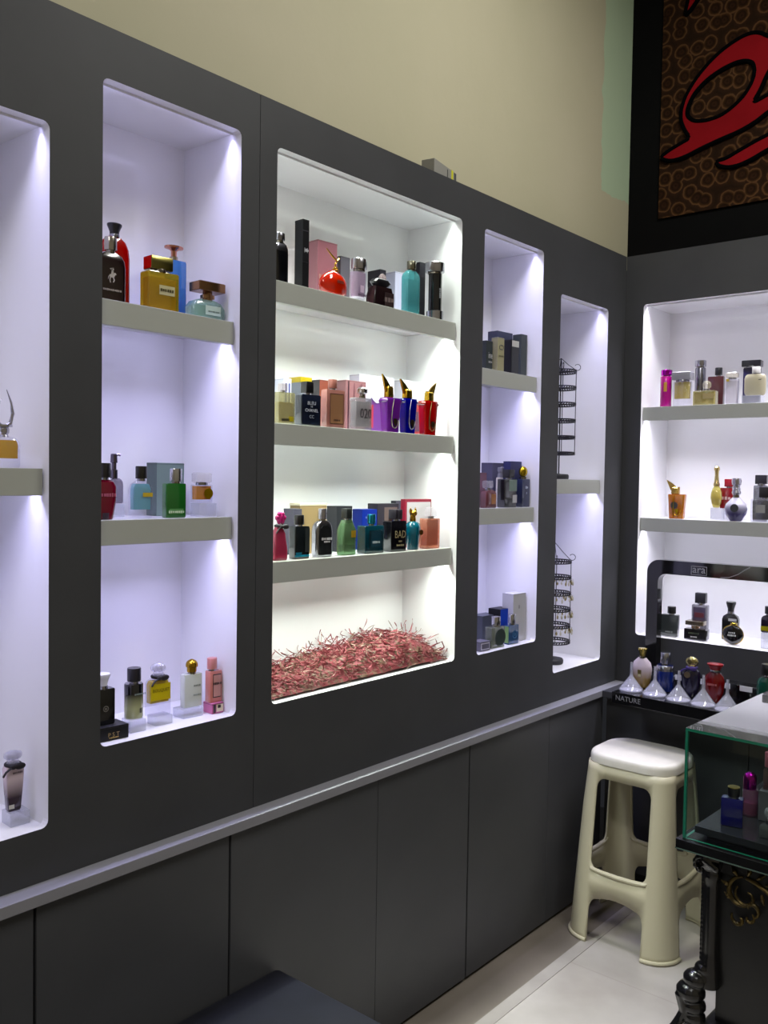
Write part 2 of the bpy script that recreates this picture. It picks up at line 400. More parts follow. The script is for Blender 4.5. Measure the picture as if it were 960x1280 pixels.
# ------------------------------------------------------------ sign on the black wall
def sign():
    root = empty('wall_sign', (.03, .209, 2.535), 0, 'brown textured sign panel with large red letters on the black wall', 'sign')
    m, n, l, b = newmat('brown_ring_texture')
    g = n.new('ShaderNodeTexCoord'); v = n.new('ShaderNodeTexVoronoi'); v.inputs['Scale'].default_value = 17; v.inputs['Randomness'].default_value = .62; v.voronoi_dimensions = '2D'
    mp = n.new('ShaderNodeMapping'); mp.inputs['Rotation'].default_value = (PI/2, 0, 0); l.new(g.outputs['Object'], mp.inputs[0]); l.new(mp.outputs[0], v.inputs['Vector'])
    nz = n.new('ShaderNodeTexNoise'); nz.inputs['Scale'].default_value = 45; nz.inputs['Detail'].default_value = 6; l.new(g.outputs['Object'], nz.inputs['Vector'])
    mm = n.new('ShaderNodeMath'); mm.operation = 'MULTIPLY_ADD'; mm.inputs[1].default_value = .22; l.new(nz.outputs[0], mm.inputs[0]); l.new(v.outputs['Distance'], mm.inputs[2])
    r = n.new('ShaderNodeValToRGB'); e = r.color_ramp.elements; e[0].position = .1; e[0].color = lin('1c1009'); e[1].position = .82; e[1].color = lin('22150c')
    for ps, cc in ((.22, '2e1b0f'), (.36, '1e1109'), (.47, '33200f'), (.55, '553a24'), (.62, '2a1a0f')):
        q = e.new(ps); q.color = lin(cc)
    l.new(mm.outputs[0], r.inputs[0]); l.new(r.outputs[0], b.inputs['Base Color']); b.inputs['Roughness'].default_value = .95; b.inputs['Specular IOR Level'].default_value = .08
    bp = n.new('ShaderNodeBump'); bp.inputs['Strength'].default_value = .6; bp.inputs['Distance'].default_value = .01; l.new(mm.outputs[0], bp.inputs['Height']); l.new(bp.outputs[0], b.inputs['Normal'])
    bm = bmesh.new(); box(bm, 0, 1.9, -.008, 0, 0, 1.13, 0); finish('panel', bm, m, root, smooth=False)
    A = [(0.031, 2.768), (0.073, 2.746), (0.127, 2.748), (0.197, 2.769), (0.274, 2.787), (0.334, 2.798), (0.393, 2.819), (0.438, 2.845), (0.506, 2.879), (0.545, 2.931), (0.504, 2.93), (0.436, 2.907), (0.381, 2.889), (0.408, 2.93), (0.427, 2.973), (0.45, 3.013), (0.47, 3.058), (0.458, 3.101), (0.43, 3.116), (0.403, 3.137), (0.373, 3.146), (0.334, 3.142), (0.275, 3.12), (0.224, 3.088), (0.173, 3.042), (0.132, 2.985), (0.115, 2.938), (0.113, 2.896), (0.13, 2.852), (0.153, 2.817), (0.116, 2.805), (0.072, 2.789)]
    H = [(0.14, 2.901), (0.137, 2.927), (0.159, 2.978), (0.206, 3.018), (0.262, 3.043), (0.317, 3.055), (0.357, 3.051), (0.382, 3.034), (0.388, 3.003), (0.379, 2.966), (0.351, 2.925), (0.311, 2.894), (0.267, 2.873), (0.215, 2.868), (0.167, 2.876)]
    B = [(0.256, 2.71), (0.287, 2.709), (0.346, 2.732), (0.395, 2.75), (0.441, 2.764), (0.522, 2.791), (0.537, 2.751), (0.492, 2.725), (0.442, 2.711), (0.387, 2.688), (0.338, 2.675), (0.297, 2.676), (0.261, 2.691)]
    D = [(0.118, 3.285), (0.126, 3.325), (0.135, 3.364), (0.164, 3.396), (0.19, 3.363), (0.166, 3.33), (0.142, 3.302)]
    def smooth(P):
        for _ in range(2):
            Q = []
            for i in range(len(P)):
                a, b2 = P[i], P[(i+1) % len(P)]
                Q += [(a[0]*.78+b2[0]*.22, a[1]*.78+b2[1]*.22), (a[0]*.22+b2[0]*.78, a[1]*.22+b2[1]*.78)]
            P = Q
        return [(x-.03, z-2.535) for x, z in P]
    red = noisy('red_sign_paint', '74060f', '820a14', 5, .8)
    red.node_tree.nodes['Principled BSDF'].inputs['Specular IOR Level'].default_value = .1
    for loops in ([A, H], [B], [D]):
        L = [smooth(q) for q in loops]
        bm = bmesh.new(); poly_prism(bm, L, lambda u, v, t: Vector((u, -.016+t, v)), .0078)
        letter = finish('letter', bm, red, root, smooth=False); letter['label'] = 'red letter stroke with black outline'
        bm = bmesh.new()
        for q in L: tube(bm, [(u, -.0125, v) for u, v in q], .0085, 8, 0, True)
        finish('outline', bm, plain('020203', .95, 0, 0, .05), letter)
sign()

# measured display items: p position, r heading, w/d/h body size, hc/cw cap size (metres)
ITEMS = [
 {'k': 'bottle', 'l': 'clear bottle of yellow perfume topped by tall curved silver horns, leftmost niche middle shelf', 'p': (-0.06, -2.405, 1.509), 'r': 1.501, 'w': 0.0504, 'd': 0.0302, 'h': 0.0569, 'hc': 0.0351, 'cw': 0.0381, 'co': -0.0007, 'prof': [(0, 0.9, 0.9), (0.05, 1, 1), (0.72, 1, 1), (0.85, 0.93, 0.95), (0.94, 0.75, 0.85), (1, 0.42, 0.6)], 'cr': 0.5, 'body': 'clear', 'liq': ('e0b41c', 0.28, 0.9), 'cap': 'horns', 'cc': 'm:b9b9c4'},
 {'k': 'riser', 'l': 'clear acrylic block under the purple ombre bottle, leftmost niche floor', 'p': (-0.062, -2.3811, 0.842), 'r': 1.501, 'w': 0.0381, 'd': 0.0381, 'h': 0.0253},
 {'k': 'bottle', 'l': 'tall bottle fading from clear to deep purple with a black ribbon at its neck', 'p': (-0.062, -2.3866, 0.8679), 'r': 1.501, 'w': 0.0354, 'd': 0.0195, 'h': 0.0844, 'hc': 0.0288, 'cw': 0.036, 'co': -0.0007, 'cr': 0.35, 'prof': [(0, 0.6, 0.7), (0.04, 0.7, 0.8), (0.5, 0.88, 0.9), (0.94, 1, 1), (1, 0.9, 0.9)], 'body': 'ombre:d8c6cf:2a1030', 'cap': 'crystal', 'cc': 'c:e8e8f8', 'ribbon': ('140f1a', 0.1), 'lab': [(-0.2, 0.07, 0.16, 0.28, 'c9c9c4')], 'txt': [('~TRESOR', 0.12, 0.86, 0.05, '6a5a66')]},
 {'k': 'bottle', 'l': 'red flask with a navy flared cap, standing behind the dark brown flask', 'p': (-0.115, -2.1418, 1.841), 'r': 1.501, 'w': 0.0688, 'd': 0.0206, 'h': 0.1502, 'hc': 0.0279, 'cw': 0.0316, 'co': 0.0008, 'cr': 0.9, 'prof': [(0, 0.9, 0.9), (0.05, 1, 1), (0.72, 1, 1), (0.85, 0.93, 0.95), (0.94, 0.75, 0.85), (1, 0.42, 0.6)], 'body': 'tint:a30016', 'cap': 'flare', 'cc': 'p:16161f'},
 {'k': 'bottle', 'l': 'dark brown flask with a silver polo player emblem and silver cap', 'p': (-0.05, -2.1934, 1.841), 'r': 1.501, 'w': 0.0657, 'd': 0.0197, 'h': 0.0992, 'hc': 0.0299, 'cw': 0.0255, 'co': 0.0016, 'cr': 0.9, 'prof': [(0, 0.9, 0.9), (0.05, 1, 1), (0.72, 1, 1), (0.85, 0.93, 0.95), (0.94, 0.75, 0.85), (1, 0.42, 0.6)], 'body': 'op:1c0a0c', 'cap': 'cyl', 'cc': 'm:a9a39a', 'emb': ('rider', 0, 0.52, 0.42, 'b9b4ae'), 'txt': [('~POLO RALPH', 0, 0.24, 0.055, 'a8a09a')]},
 {'k': 'bottle', 'l': 'blue glass bottle with a rose gold mushroom cap, behind the square yellow bottle', 'p': (-0.125, -1.9789, 1.841), 'r': 1.501, 'w': 0.0438, 'd': 0.0219, 'h': 0.1334, 'hc': 0.0316, 'cw': 0.0445, 'co': -0.0044, 'cr': 0.2, 'prof': [(0, 0.95, 0.95), (0.03, 1, 1), (0.97, 1, 1), (1, 0.94, 0.94)], 'body': 'tint:5c8fd0', 'cap': 'T', 'cc': 'm:c98a72'},
 {'k': 'bottle', 'l': 'square yellow perfume bottle with an olive and red block cap', 'p': (-0.055, -2.0707, 1.841), 'r': 1.501, 'w': 0.0734, 'd': 0.033, 'h': 0.0811, 'hc': 0.0315, 'cw': 0.052, 'co': -0.0034, 'cr': 0.12, 'prof': [(0, 0.95, 0.95), (0.03, 1, 1), (0.97, 1, 1), (1, 0.94, 0.94)], 'body': 'glass:d0b838', 'liq': ('dcb414', 0.04, 0.86), 'cap': 'sidebox', 'cc': 'm:7c7440', 'cs': 'b01220', 'lab': [(0.1, 0.42, 0.66, 0.5, 'cfc9a0')], 'txt': [('~MAISON', 0.1, 0.54, 0.09, '504a28')]},
 {'k': 'bottle', 'l': 'wide pale mint bottle with a flat bronze bar cap', 'p': (-0.06, -1.9477, 1.841), 'r': 1.501, 'w': 0.0878, 'd': 0.0369, 'h': 0.0446, 'hc': 0.0385, 'cw': 0.0687, 'co': 0.0062, 'cr': 0.5, 'prof': [(0, 0.9, 0.9), (0.05, 1, 1), (0.6, 1, 1), (0.88, 0.8, 0.85), (1, 0.5, 0.6)], 'body': 'glass:b8d6cc', 'liq': ('a9c8bd', 0.08, 0.7), 'cap': 'bar', 'cc': 'm:8d6a4c', 'lab': [(0.1, 0.25, 0.7, 0.45, 'bccfc8')], 'txt': [('~Moonlight', 0.12, 0.42, 0.1, '71867e')]},
 {'k': 'bottle', 'l': 'crimson rounded bottle with a black cap at the left end of the middle shelf', 'p': (-0.045, -2.211, 1.41), 'r': 1.501, 'w': 0.0559, 'd': 0.0314, 'h': 0.0788, 'hc': 0.0333, 'cw': 0.0302, 'co': 0.0016, 'cr': 0.8, 'prof': [(0, 0.7, 0.8), (0.04, 0.76, 0.85), (0.5, 0.96, 1), (0.82, 1, 1), (0.95, 0.8, 0.9), (1, 0.5, 0.6)], 'body': 'tint:8a0c38', 'cap': 'cyl', 'cc': 'p:17151a', 'lab': [(0, 0.0, 0.17, 0.8, '4a3b50')], 'txt': [('~HYPNOTIC', 0, 0.62, 0.12, 'c06a86')]},
 {'k': 'riser', 'l': 'clear acrylic block behind the crimson bottle', 'p': (-0.115, -2.1321, 1.41), 'r': 1.501, 'w': 0.0246, 'd': 0.0222, 'h': 0.0281},
 {'k': 'bottle', 'l': 'frosted grey bottle with a slanted dark pump, raised behind the crimson bottle', 'p': (-0.115, -2.1341, 1.4387), 'r': 1.501, 'w': 0.0289, 'd': 0.0145, 'h': 0.0533, 'hc': 0.052, 'cw': 0.0168, 'co': -0.005, 'cr': 0.6, 'prof': [(0, 0.9, 0.9), (0.05, 1, 1), (0.72, 1, 1), (0.85, 0.93, 0.95), (0.94, 0.75, 0.85), (1, 0.42, 0.6)], 'body': 'glass:b9b4c0', 'cap': 'pump', 'cc': 'm:6a6472'},
 {'k': 'carton', 'l': 'tall grey-green carton behind the green bottle', 'p': (-0.142, -1.9895, 1.41), 'r': 1.501, 'w': 0.0705, 'd': 0.042, 'h': 0.1172, 'col': '7e918f', 'edge': '5b6a67'},
 {'k': 'bottle', 'l': 'light blue bottle with a black cylinder cap and small yellow label', 'p': (-0.05, -2.1186, 1.41), 'r': 1.501, 'w': 0.0462, 'd': 0.0194, 'h': 0.0779, 'hc': 0.0298, 'cw': 0.0248, 'co': 0.0017, 'cr': 0.3, 'prof': [(0, 0.95, 0.95), (0.03, 1, 1), (0.78, 1, 1), (0.9, 0.86, 0.9), (1, 0.4, 0.5)], 'body': 'clear', 'liq': ('7cc4d4', 0.22, 0.93), 'cap': 'cyl', 'cc': 'p:141414', 'lab': [(0.25, 0.57, 0.68, 0.5, 'd8bb4c')]},
 {'k': 'bottle', 'l': 'green rectangular bottle with a tall silver cap', 'p': (-0.043, -2.0393, 1.41), 'r': 1.501, 'w': 0.0488, 'd': 0.0195, 'h': 0.0727, 'hc': 0.0315, 'cw': 0.0273, 'co': 0.0043, 'cr': 0.3, 'prof': [(0, 0.95, 0.95), (0.03, 1, 1), (0.97, 1, 1), (1, 0.94, 0.94)], 'body': 'tint:2f7a34', 'cap': 'cyl', 'cc': 'm:c2c2c6', 'lab': [(0, 0.1, 0.26, 0.7, '5f9a5c')], 'txt': [('~GREENLEY', 0, 0.17, 0.09, 'd2e6cc')]},
 {'k': 'riser', 'l': 'clear acrylic block under the amber square bottle', 'p': (-0.055, -1.9509, 1.41), 'r': 1.501, 'w': 0.0449, 'd': 0.0359, 'h': 0.0297},
 {'k': 'bottle', 'l': 'square clear bottle of amber perfume with a gold medallion, on an acrylic block', 'p': (-0.055, -1.9566, 1.4403), 'r': 1.501, 'w': 0.0449, 'd': 0.0202, 'h': 0.0401, 'hc': 0.0265, 'cw': 0.0389, 'co': 0.0, 'cr': 0.15, 'prof': [(0, 0.95, 0.95), (0.03, 1, 1), (0.97, 1, 1), (1, 0.94, 0.94)], 'body': 'clear', 'liq': ('e09600', 0.16, 0.95), 'cap': 'crystalbox', 'cc': 'c:f2eee6', 'emb': ('disc', 0.25, 0.52, 0.52, 'd8b426')},
 {'k': 'carton', 'l': 'small black carton with gold lettering on the niche floor under the black bottle', 'p': (-0.05, -2.1934, 0.967), 'r': 1.501, 'w': 0.0661, 'd': 0.05, 'h': 0.028, 'col': '17171a', 'edge': '2c2c30', 'txt': [('P S T', 0, 0.42, 0.3, 'a8946a'), ('~__________', 0, 0.2, 0.1, 'c2a65e')]},
 {'k': 'bottle', 'l': 'black square bottle with a white flared cap and round silver crest, on the black carton', 'p': (-0.055, -2.2041, 0.9956), 'r': 1.501, 'w': 0.0469, 'd': 0.0235, 'h': 0.0722, 'hc': 0.0309, 'cw': 0.0339, 'co': 0.0008, 'cr': 0.15, 'prof': [(0, 0.95, 0.95), (0.03, 1, 1), (0.97, 1, 1), (1, 0.94, 0.94)], 'body': 'op:0b0c10', 'cap': 'flare', 'cc': 'p:ececf0', 'emb': ('ring', 0.06, 0.45, 0.26, 'b8b8bc')},
 {'k': 'riser', 'l': 'clear acrylic block under the dark fading round bottle', 'p': (-0.055, -2.1278, 0.967), 'r': 1.501, 'w': 0.0364, 'd': 0.0364, 'h': 0.0258},
 {'k': 'bottle', 'l': 'round bottle fading from black to pale yellow with a black cap', 'p': (-0.062, -2.1241, 0.9934), 'r': 1.501, 'w': 0.0388, 'd': 0.0388, 'h': 0.0717, 'hc': 0.032, 'cw': 0.0284, 'co': 0.0008, 'cr': 1, 'prof': [(0, 0.95, 0.95), (0.03, 1, 1), (0.97, 1, 1), (1, 0.94, 0.94)], 'body': 'ombre:101114:c2c69a', 'cap': 'cyl', 'cc': 'p:15141c', 'txt': [('~Sauvage', 0.1, 0.72, 0.07, '8b9a98')], 'lab': [(0.3, 0.16, 0.3, 0.3, '5a5a50')]},
 {'k': 'riser', 'l': 'clear acrylic block under the yellow ribboned bottle', 'p': (-0.062, -2.0578, 0.967), 'r': 1.501, 'w': 0.042, 'd': 0.0336, 'h': 0.0197},
 {'k': 'bottle', 'l': 'yellow bottle with a clear round stopper and black ribbon', 'p': (-0.06, -2.0654, 0.9873), 'r': 1.501, 'w': 0.0518, 'd': 0.0233, 'h': 0.0806, 'hc': 0.031, 'cw': 0.0359, 'co': 0.0009, 'cr': 0.25, 'prof': [(0, 0.94, 0.94), (0.03, 1, 1), (0.84, 1, 1), (0.93, 0.86, 0.9), (1, 0.45, 0.6)], 'body': 'clear', 'liq': ('d8be1e', 0.34, 0.95), 'cap': 'crystal', 'cc': 'c:f0eef6', 'ribbon': ('14131a', 0.2), 'lab': [(0, 0.42, 0.86, 0.92, 'd9c52c')], 'txt': [('BOUQUET', 0.02, 0.68, 0.1, '5f5618')]},
 {'k': 'riser', 'l': 'clear acrylic block under the frosted white bottle with a gold dome', 'p': (-0.07, -1.9775, 0.967), 'r': 1.501, 'w': 0.0517, 'd': 0.0414, 'h': 0.0192},
 {'k': 'bottle', 'l': 'frosted white bottle with a gold dome cap', 'p': (-0.07, -1.9689, 0.9868), 'r': 1.501, 'w': 0.0463, 'd': 0.0185, 'h': 0.0733, 'hc': 0.0323, 'cw': 0.0267, 'co': 0.0009, 'cr': 0.3, 'prof': [(0, 0.95, 0.95), (0.03, 1, 1), (0.97, 1, 1), (1, 0.94, 0.94)], 'body': 'op:c9cfc6', 'cap': 'dome', 'cc': 'm:b38f2e', 'txt': [('~MUST', 0.2, 0.64, 0.08, '8c948a'), ('~eau de', 0.2, 0.36, 0.06, '9aa298')]},
 {'k': 'carton', 'l': 'flat pink carton under the pink bottle', 'p': (-0.055, -1.9182, 0.967), 'r': 1.501, 'w': 0.031, 'd': 0.034, 'h': 0.0237, 'col': 'd178a6', 'edge': 'e08cb4', 'lab': [(0.18, 0.15, 0.85, 0.58, 'e6d9bd'), (-0.3, 0.1, 0.9, 0.2, '3b2a33'), (0.1, 0.52, 0.8, 0.24, '2c2620')]},
 {'k': 'bottle', 'l': 'pink rectangular bottle with a black framed label, standing on the pink carton', 'p': (-0.055, -1.9182, 0.9913), 'r': 1.501, 'w': 0.0321, 'd': 0.0204, 'h': 0.0705, 'hc': 0.0291, 'cw': 0.0236, 'co': -0.0045, 'cr': 0.15, 'prof': [(0, 0.95, 0.95), (0.03, 1, 1), (0.97, 1, 1), (1, 0.94, 0.94)], 'body': 'op:dd8f84', 'cap': 'cyl', 'cc': 'p:e59c98', 'lab': [(0.06, 0.15, 0.9, 0.66, '2a1d1e'), (0.06, 0.18, 0.87, 0.58, 'e0a89e')], 'txt': [('~BLOOM', 0.06, 0.6, 0.09, '5a3d3a')]},
 {'k': 'bottle', 'l': 'black rounded flask with silver shoulders at the left end of the top shelf', 'p': (-0.05, -1.7362, 1.956), 'r': 1.501, 'w': 0.0449, 'd': 0.0224, 'h': 0.0992, 'hc': 0.0206, 'cw': 0.0284, 'co': -0.0009, 'cr': 0.8, 'prof': [(0, 0.9, 0.9), (0.05, 1, 1), (0.72, 1, 1), (0.85, 0.93, 0.95), (0.94, 0.75, 0.85), (1, 0.42, 0.6)], 'body': 'op:0a0a10', 'cap': 'cyl', 'cc': 'm:9a9aa6', 'band': (0.78, 0.95, '9d9daa')},
 {'k': 'carton', 'l': 'tall slim black box with a white monogram', 'p': (-0.045, -1.6672, 1.956), 'r': 1.501, 'w': 0.0203, 'd': 0.03, 'h': 0.1644, 'col': '0c0c14', 'edge': '0e0e15', 'lab': [(0, 0.83, 0.838, 1.0, '60606c'), (0, 0.375, 0.383, 1.0, '3a3a46')], 'txt': [('H', -0.06, 0.55, 0.07, 'b8b8c0'), ('~ii', 0.14, 0.55, 0.05, 'b8b8c0')]},
 {'k': 'carton', 'l': 'large dusty pink carton behind the orange flask', 'p': (-0.145, -1.4934, 1.956), 'r': 1.501, 'w': 0.0688, 'd': 0.04, 'h': 0.1621, 'col': 'a8707c', 'edge': 'c08a94', 'txt': [('~Scandal', -0.05, 0.42, 0.12, 'c79a8e')]},
 {'k': 'bottle', 'l': 'round orange flask with a gold antler stopper', 'p': (-0.052, -1.5496, 1.956), 'r': 1.501, 'w': 0.0916, 'd': 0.0412, 'h': 0.0661, 'hc': 0.028, 'cw': 0.0202, 'co': 0.0081, 'cr': 1, 'prof': [(0, 0.6, 0.7), (0.05, 0.76, 0.8), (0.18, 0.93, 0.94), (0.4, 1, 1), (0.6, 0.96, 0.96), (0.78, 0.78, 0.8), (0.91, 0.48, 0.55), (1, 0.24, 0.3)], 'body': 'tint:d83a08', 'cap': 'antler', 'cc': 'm:c4963c', 'lab': [(0.2, 0.5, 0.62, 0.5, '7a2008')]},
 {'k': 'carton', 'l': 'mid grey carton behind the lilac bottle', 'p': (-0.15, -1.4092, 1.956), 'r': 1.501, 'w': 0.035, 'd': 0.02, 'h': 0.1415, 'col': '77737f'},
 {'k': 'bottle', 'l': 'clear lilac tumbler-shaped bottle with a silver ring cap', 'p': (-0.048, -1.4608, 1.956), 'r': 1.501, 'w': 0.0513, 'd': 0.0308, 'h': 0.0818, 'hc': 0.0309, 'cw': 0.0457, 'co': 0.0042, 'cr': 0.9, 'prof': [(0, 0.62, 0.7), (0.06, 0.76, 0.8), (0.3, 0.93, 0.95), (0.7, 1, 1), (1, 0.98, 0.98)], 'body': 'clear', 'liq': ('c8b2cc', 0.16, 0.95), 'cap': 'cyl', 'cc': 'm:b6b4be', 'lab': [(0.1, 0.3, 0.52, 0.5, 'c7b4cb')], 'txt': [('~Bright', 0.1, 0.22, 0.09, '6d5a72')]},
 {'k': 'carton', 'l': 'charcoal carton behind the black faceted bottle', 'p': (-0.14, -1.2796, 1.956), 'r': 1.501, 'w': 0.0234, 'd': 0.05, 'h': 0.1274, 'col': '2c2a34'},
 {'k': 'carton', 'l': 'pale lavender carton between the black faceted bottle and the turquoise bottle', 'p': (-0.145, -1.2013, 1.956), 'r': 1.501, 'w': 0.0349, 'd': 0.05, 'h': 0.1355, 'col': 'b9b9d0'},
 {'k': 'bottle', 'l': 'black and brown faceted bottle with a dark crystal disc on top', 'p': (-0.05, -1.3685, 1.956), 'r': 1.501, 'w': 0.0797, 'd': 0.0358, 'h': 0.0544, 'hc': 0.0382, 'cw': 0.075, 'co': 0.0054, 'cr': 0.2, 'prof': [(0, 0.96, 0.9), (0.5, 0.93, 1), (1, 0.78, 0.8)], 'body': 'op:1a0e12', 'cap': 'gem', 'cc': 'p:0c0a12', 'lab': [(0.22, 0.1, 0.75, 0.42, '3a2a2c')], 'txt': [('~212', 0.22, 0.4, 0.3, '8c7c7c')]},
 {'k': 'bottle', 'l': 'turquoise rectangular bottle with a grey metal cap', 'p': (-0.05, -1.2385, 1.956), 'r': 1.501, 'w': 0.0512, 'd': 0.0256, 'h': 0.1228, 'hc': 0.0265, 'cw': 0.0268, 'co': 0.0022, 'cr': 0.25, 'prof': [(0, 0.95, 0.95), (0.03, 1, 1), (0.86, 1, 1), (0.93, 0.82, 0.85), (1, 0.5, 0.6)], 'body': 'glass:6fc6cc', 'liq': ('0f8ea0', 0.03, 0.8), 'cap': 'cyl', 'cc': 'm:8a8878'},
 {'k': 'carton', 'l': 'tall narrow charcoal carton right of the turquoise bottle', 'p': (-0.1, -1.1351, 1.956), 'r': 1.501, 'w': 0.0245, 'd': 0.022, 'h': 0.1715, 'col': '26242e'},
 {'k': 'bottle', 'l': 'black upright cylinder bottle with silver ends like a dumbbell', 'p': (-0.05, -1.1259, 1.956), 'r': 0.908, 'w': 0.0483, 'd': 0.0483, 'h': 0.1343, 'hc': 0.0319, 'cw': 0.0576, 'co': -0.0023, 'cr': 1, 'prof': [(0, 0.9, 0.9), (0.02, 1, 1), (0.2, 1, 1), (0.22, 0.8, 0.8), (1, 0.8, 0.8)], 'body': 'op:101014', 'cap': 'cyl', 'cc': 'm:b4b4bc', 'band': (0.0, 0.2, 'b9b9c2'), 'txt': [('~I-YOUNG', 0.22, 0.58, 0.06, '9a9aa2')], 'tv': 1},
 {'k': 'carton', 'l': 'white carton with a blue pattern at the left end behind the clear square bottle', 'p': (-0.14, -1.6387, 1.626), 'r': 1.501, 'w': 0.0257, 'd': 0.045, 'h': 0.1213, 'col': 'c9cbe0', 'lab': [(-0.2, 0.1, 0.9, 0.18, '4a58a0'), (0.2, 0.1, 0.9, 0.18, '5a66ac')]},
 {'k': 'carton', 'l': 'grey carton with a yellow lid behind the navy bottle', 'p': (-0.145, -1.5689, 1.626), 'r': 1.501, 'w': 0.0378, 'd': 0.045, 'h': 0.1302, 'col': '8b909c', 'lid': ('d0b82a', 0.1)},
 {'k': 'bottle', 'l': 'clear square bottle with pale yellow perfume and amber stopper at the left end', 'p': (-0.048, -1.7185, 1.626), 'r': 1.501, 'w': 0.0507, 'd': 0.0253, 'h': 0.076, 'hc': 0.021, 'cw': 0.0173, 'co': -0.0038, 'cr': 0.12, 'prof': [(0, 0.95, 0.95), (0.03, 1, 1), (0.97, 1, 1), (1, 0.94, 0.94)], 'body': 'glass:d6d2b0', 'liq': ('cfc488', 0.06, 0.7), 'cap': 'box', 'cc': 'c:d8b878', 'lab': [(0.25, 0.1, 0.25, 0.3, 'c8b83c'), (-0.1, 0.1, 0.17, 0.45, '4a4636')]},
 {'k': 'bottle', 'l': 'navy square bottle with white lettering and a black cap', 'p': (-0.045, -1.6391, 1.626), 'r': 1.501, 'w': 0.0624, 'd': 0.0237, 'h': 0.0765, 'hc': 0.0313, 'cw': 0.0236, 'co': -0.0039, 'cr': 0.1, 'prof': [(0, 0.95, 0.95), (0.03, 1, 1), (0.97, 1, 1), (1, 0.94, 0.94)], 'body': 'op:1b2135', 'cap': 'box', 'cc': 'p:0d0d12', 'txt': [('BLEU', 0.02, 0.73, 0.11, 'c9cdd8'), ('DE', 0.02, 0.62, 0.05, 'c9cdd8'), ('CHANEL', 0.02, 0.5, 0.1, 'c9cdd8'), ('CC', 0.02, 0.3, 0.1, 'a9aeba')]},
 {'k': 'carton', 'l': 'carton with a grey side and rust red front behind the navy bottle', 'p': (-0.14, -1.4985, 1.626), 'r': 1.501, 'w': 0.0396, 'd': 0.035, 'h': 0.1302, 'col': '9a5648', 'edge': '5c5a60'},
 {'k': 'carton', 'l': 'pink marbled carton with a dark stripe behind the copper bottle', 'p': (-0.142, -1.38, 1.626), 'r': 1.501, 'w': 0.0753, 'd': 0.045, 'h': 0.1391, 'col': 'a87a80', 'lab': [(-0.38, 0.0, 0.98, 0.06, '4a2c38'), (-0.1, 0.1, 0.95, 0.03, '7a4a58'), (0.25, 0.1, 0.95, 0.05, '8a5a64')]},
 {'k': 'bottle', 'l': 'dusty pink bottle with a framed copper label and pink cylinder cap', 'p': (-0.045, -1.5507, 1.626), 'r': 1.501, 'w': 0.0618, 'd': 0.0223, 'h': 0.0957, 'hc': 0.0262, 'cw': 0.0243, 'co': -0.002, 'cr': 0.1, 'prof': [(0, 0.95, 0.95), (0.03, 1, 1), (0.97, 1, 1), (1, 0.94, 0.94)], 'body': 'op:b98078', 'cap': 'cyl', 'cc': 'p:b5766c', 'lab': [(0.04, 0.1, 0.9, 0.74, '5e3a30'), (0.04, 0.12, 0.88, 0.68, 'b98a68')], 'txt': [('~GUCCI', 0.04, 0.2, 0.06, '5e3a30')]},
 {'k': 'bottle', 'l': 'clear square bottle with large dark numerals', 'p': (-0.045, -1.4457, 1.626), 'r': 1.501, 'w': 0.0602, 'd': 0.0253, 'h': 0.0837, 'hc': 0.0292, 'cw': 0.0252, 'co': 0.0052, 'cr': 0.2, 'prof': [(0, 0.95, 0.95), (0.03, 1, 1), (0.97, 1, 1), (1, 0.94, 0.94)], 'body': 'glass:cfcfd6', 'liq': ('bcb0b4', 0.1, 0.9), 'cap': 'knob', 'cc': 'm:b9b4b8', 'txt': [('020', 0.12, 0.52, 0.3, '3a3338')]},
 {'k': 'carton', 'l': 'white carton with a scalloped purple lower half', 'p': (-0.15, -1.2812, 1.626), 'r': 1.501, 'w': 0.1392, 'd': 0.04, 'h': 0.1621, 'col': 'c6c6d8', 'lab': [(0, 0.0, 0.62, 0.98, '7a4a9a'), (-0.2, 0.1, 0.5, 0.2, 'c04a5a')], 'scallop': 'c6c6d8'},
 {'k': 'carton', 'l': 'white carton with a scalloped red lower half', 'p': (-0.15, -1.1168, 1.626), 'r': 1.501, 'w': 0.092, 'd': 0.04, 'h': 0.1636, 'col': 'c6c6cf', 'lab': [(0, 0.0, 0.6, 0.98, 'b03a40'), (0.15, 0.1, 0.45, 0.3, '5a2c48')], 'scallop': 'c6c6cf'},
 {'k': 'bottle', 'l': 'purple tote-shaped bottle with a gold winged stopper', 'p': (-0.043, -1.327, 1.626), 'r': 1.501, 'w': 0.0599, 'd': 0.03, 'h': 0.0928, 'hc': 0.0628, 'cw': 0.0283, 'co': -0.0065, 'cr': 0.35, 'prof': [(0, 0.78, 0.8), (0.6, 0.9, 0.92), (0.92, 1, 1), (1, 0.96, 0.9)], 'body': 'tint:8a3fb4', 'cap': 'wing', 'cc': 'm:b8962c', 'tote': ('8a3fb4', 'cfc6b0'), 'lean': -1},
 {'k': 'bottle', 'l': 'royal blue tote-shaped bottle with a gold winged stopper', 'p': (-0.043, -1.2507, 1.626), 'r': 1.501, 'w': 0.0532, 'd': 0.0266, 'h': 0.0965, 'hc': 0.0532, 'cw': 0.0312, 'co': -0.0033, 'cr': 0.35, 'prof': [(0, 0.78, 0.8), (0.6, 0.9, 0.92), (0.92, 1, 1), (1, 0.96, 0.9)], 'body': 'tint:1420a8', 'cap': 'wing', 'cc': 'm:c2a02c', 'tote': ('10188a', 'd6d6e0'), 'lean': -1},
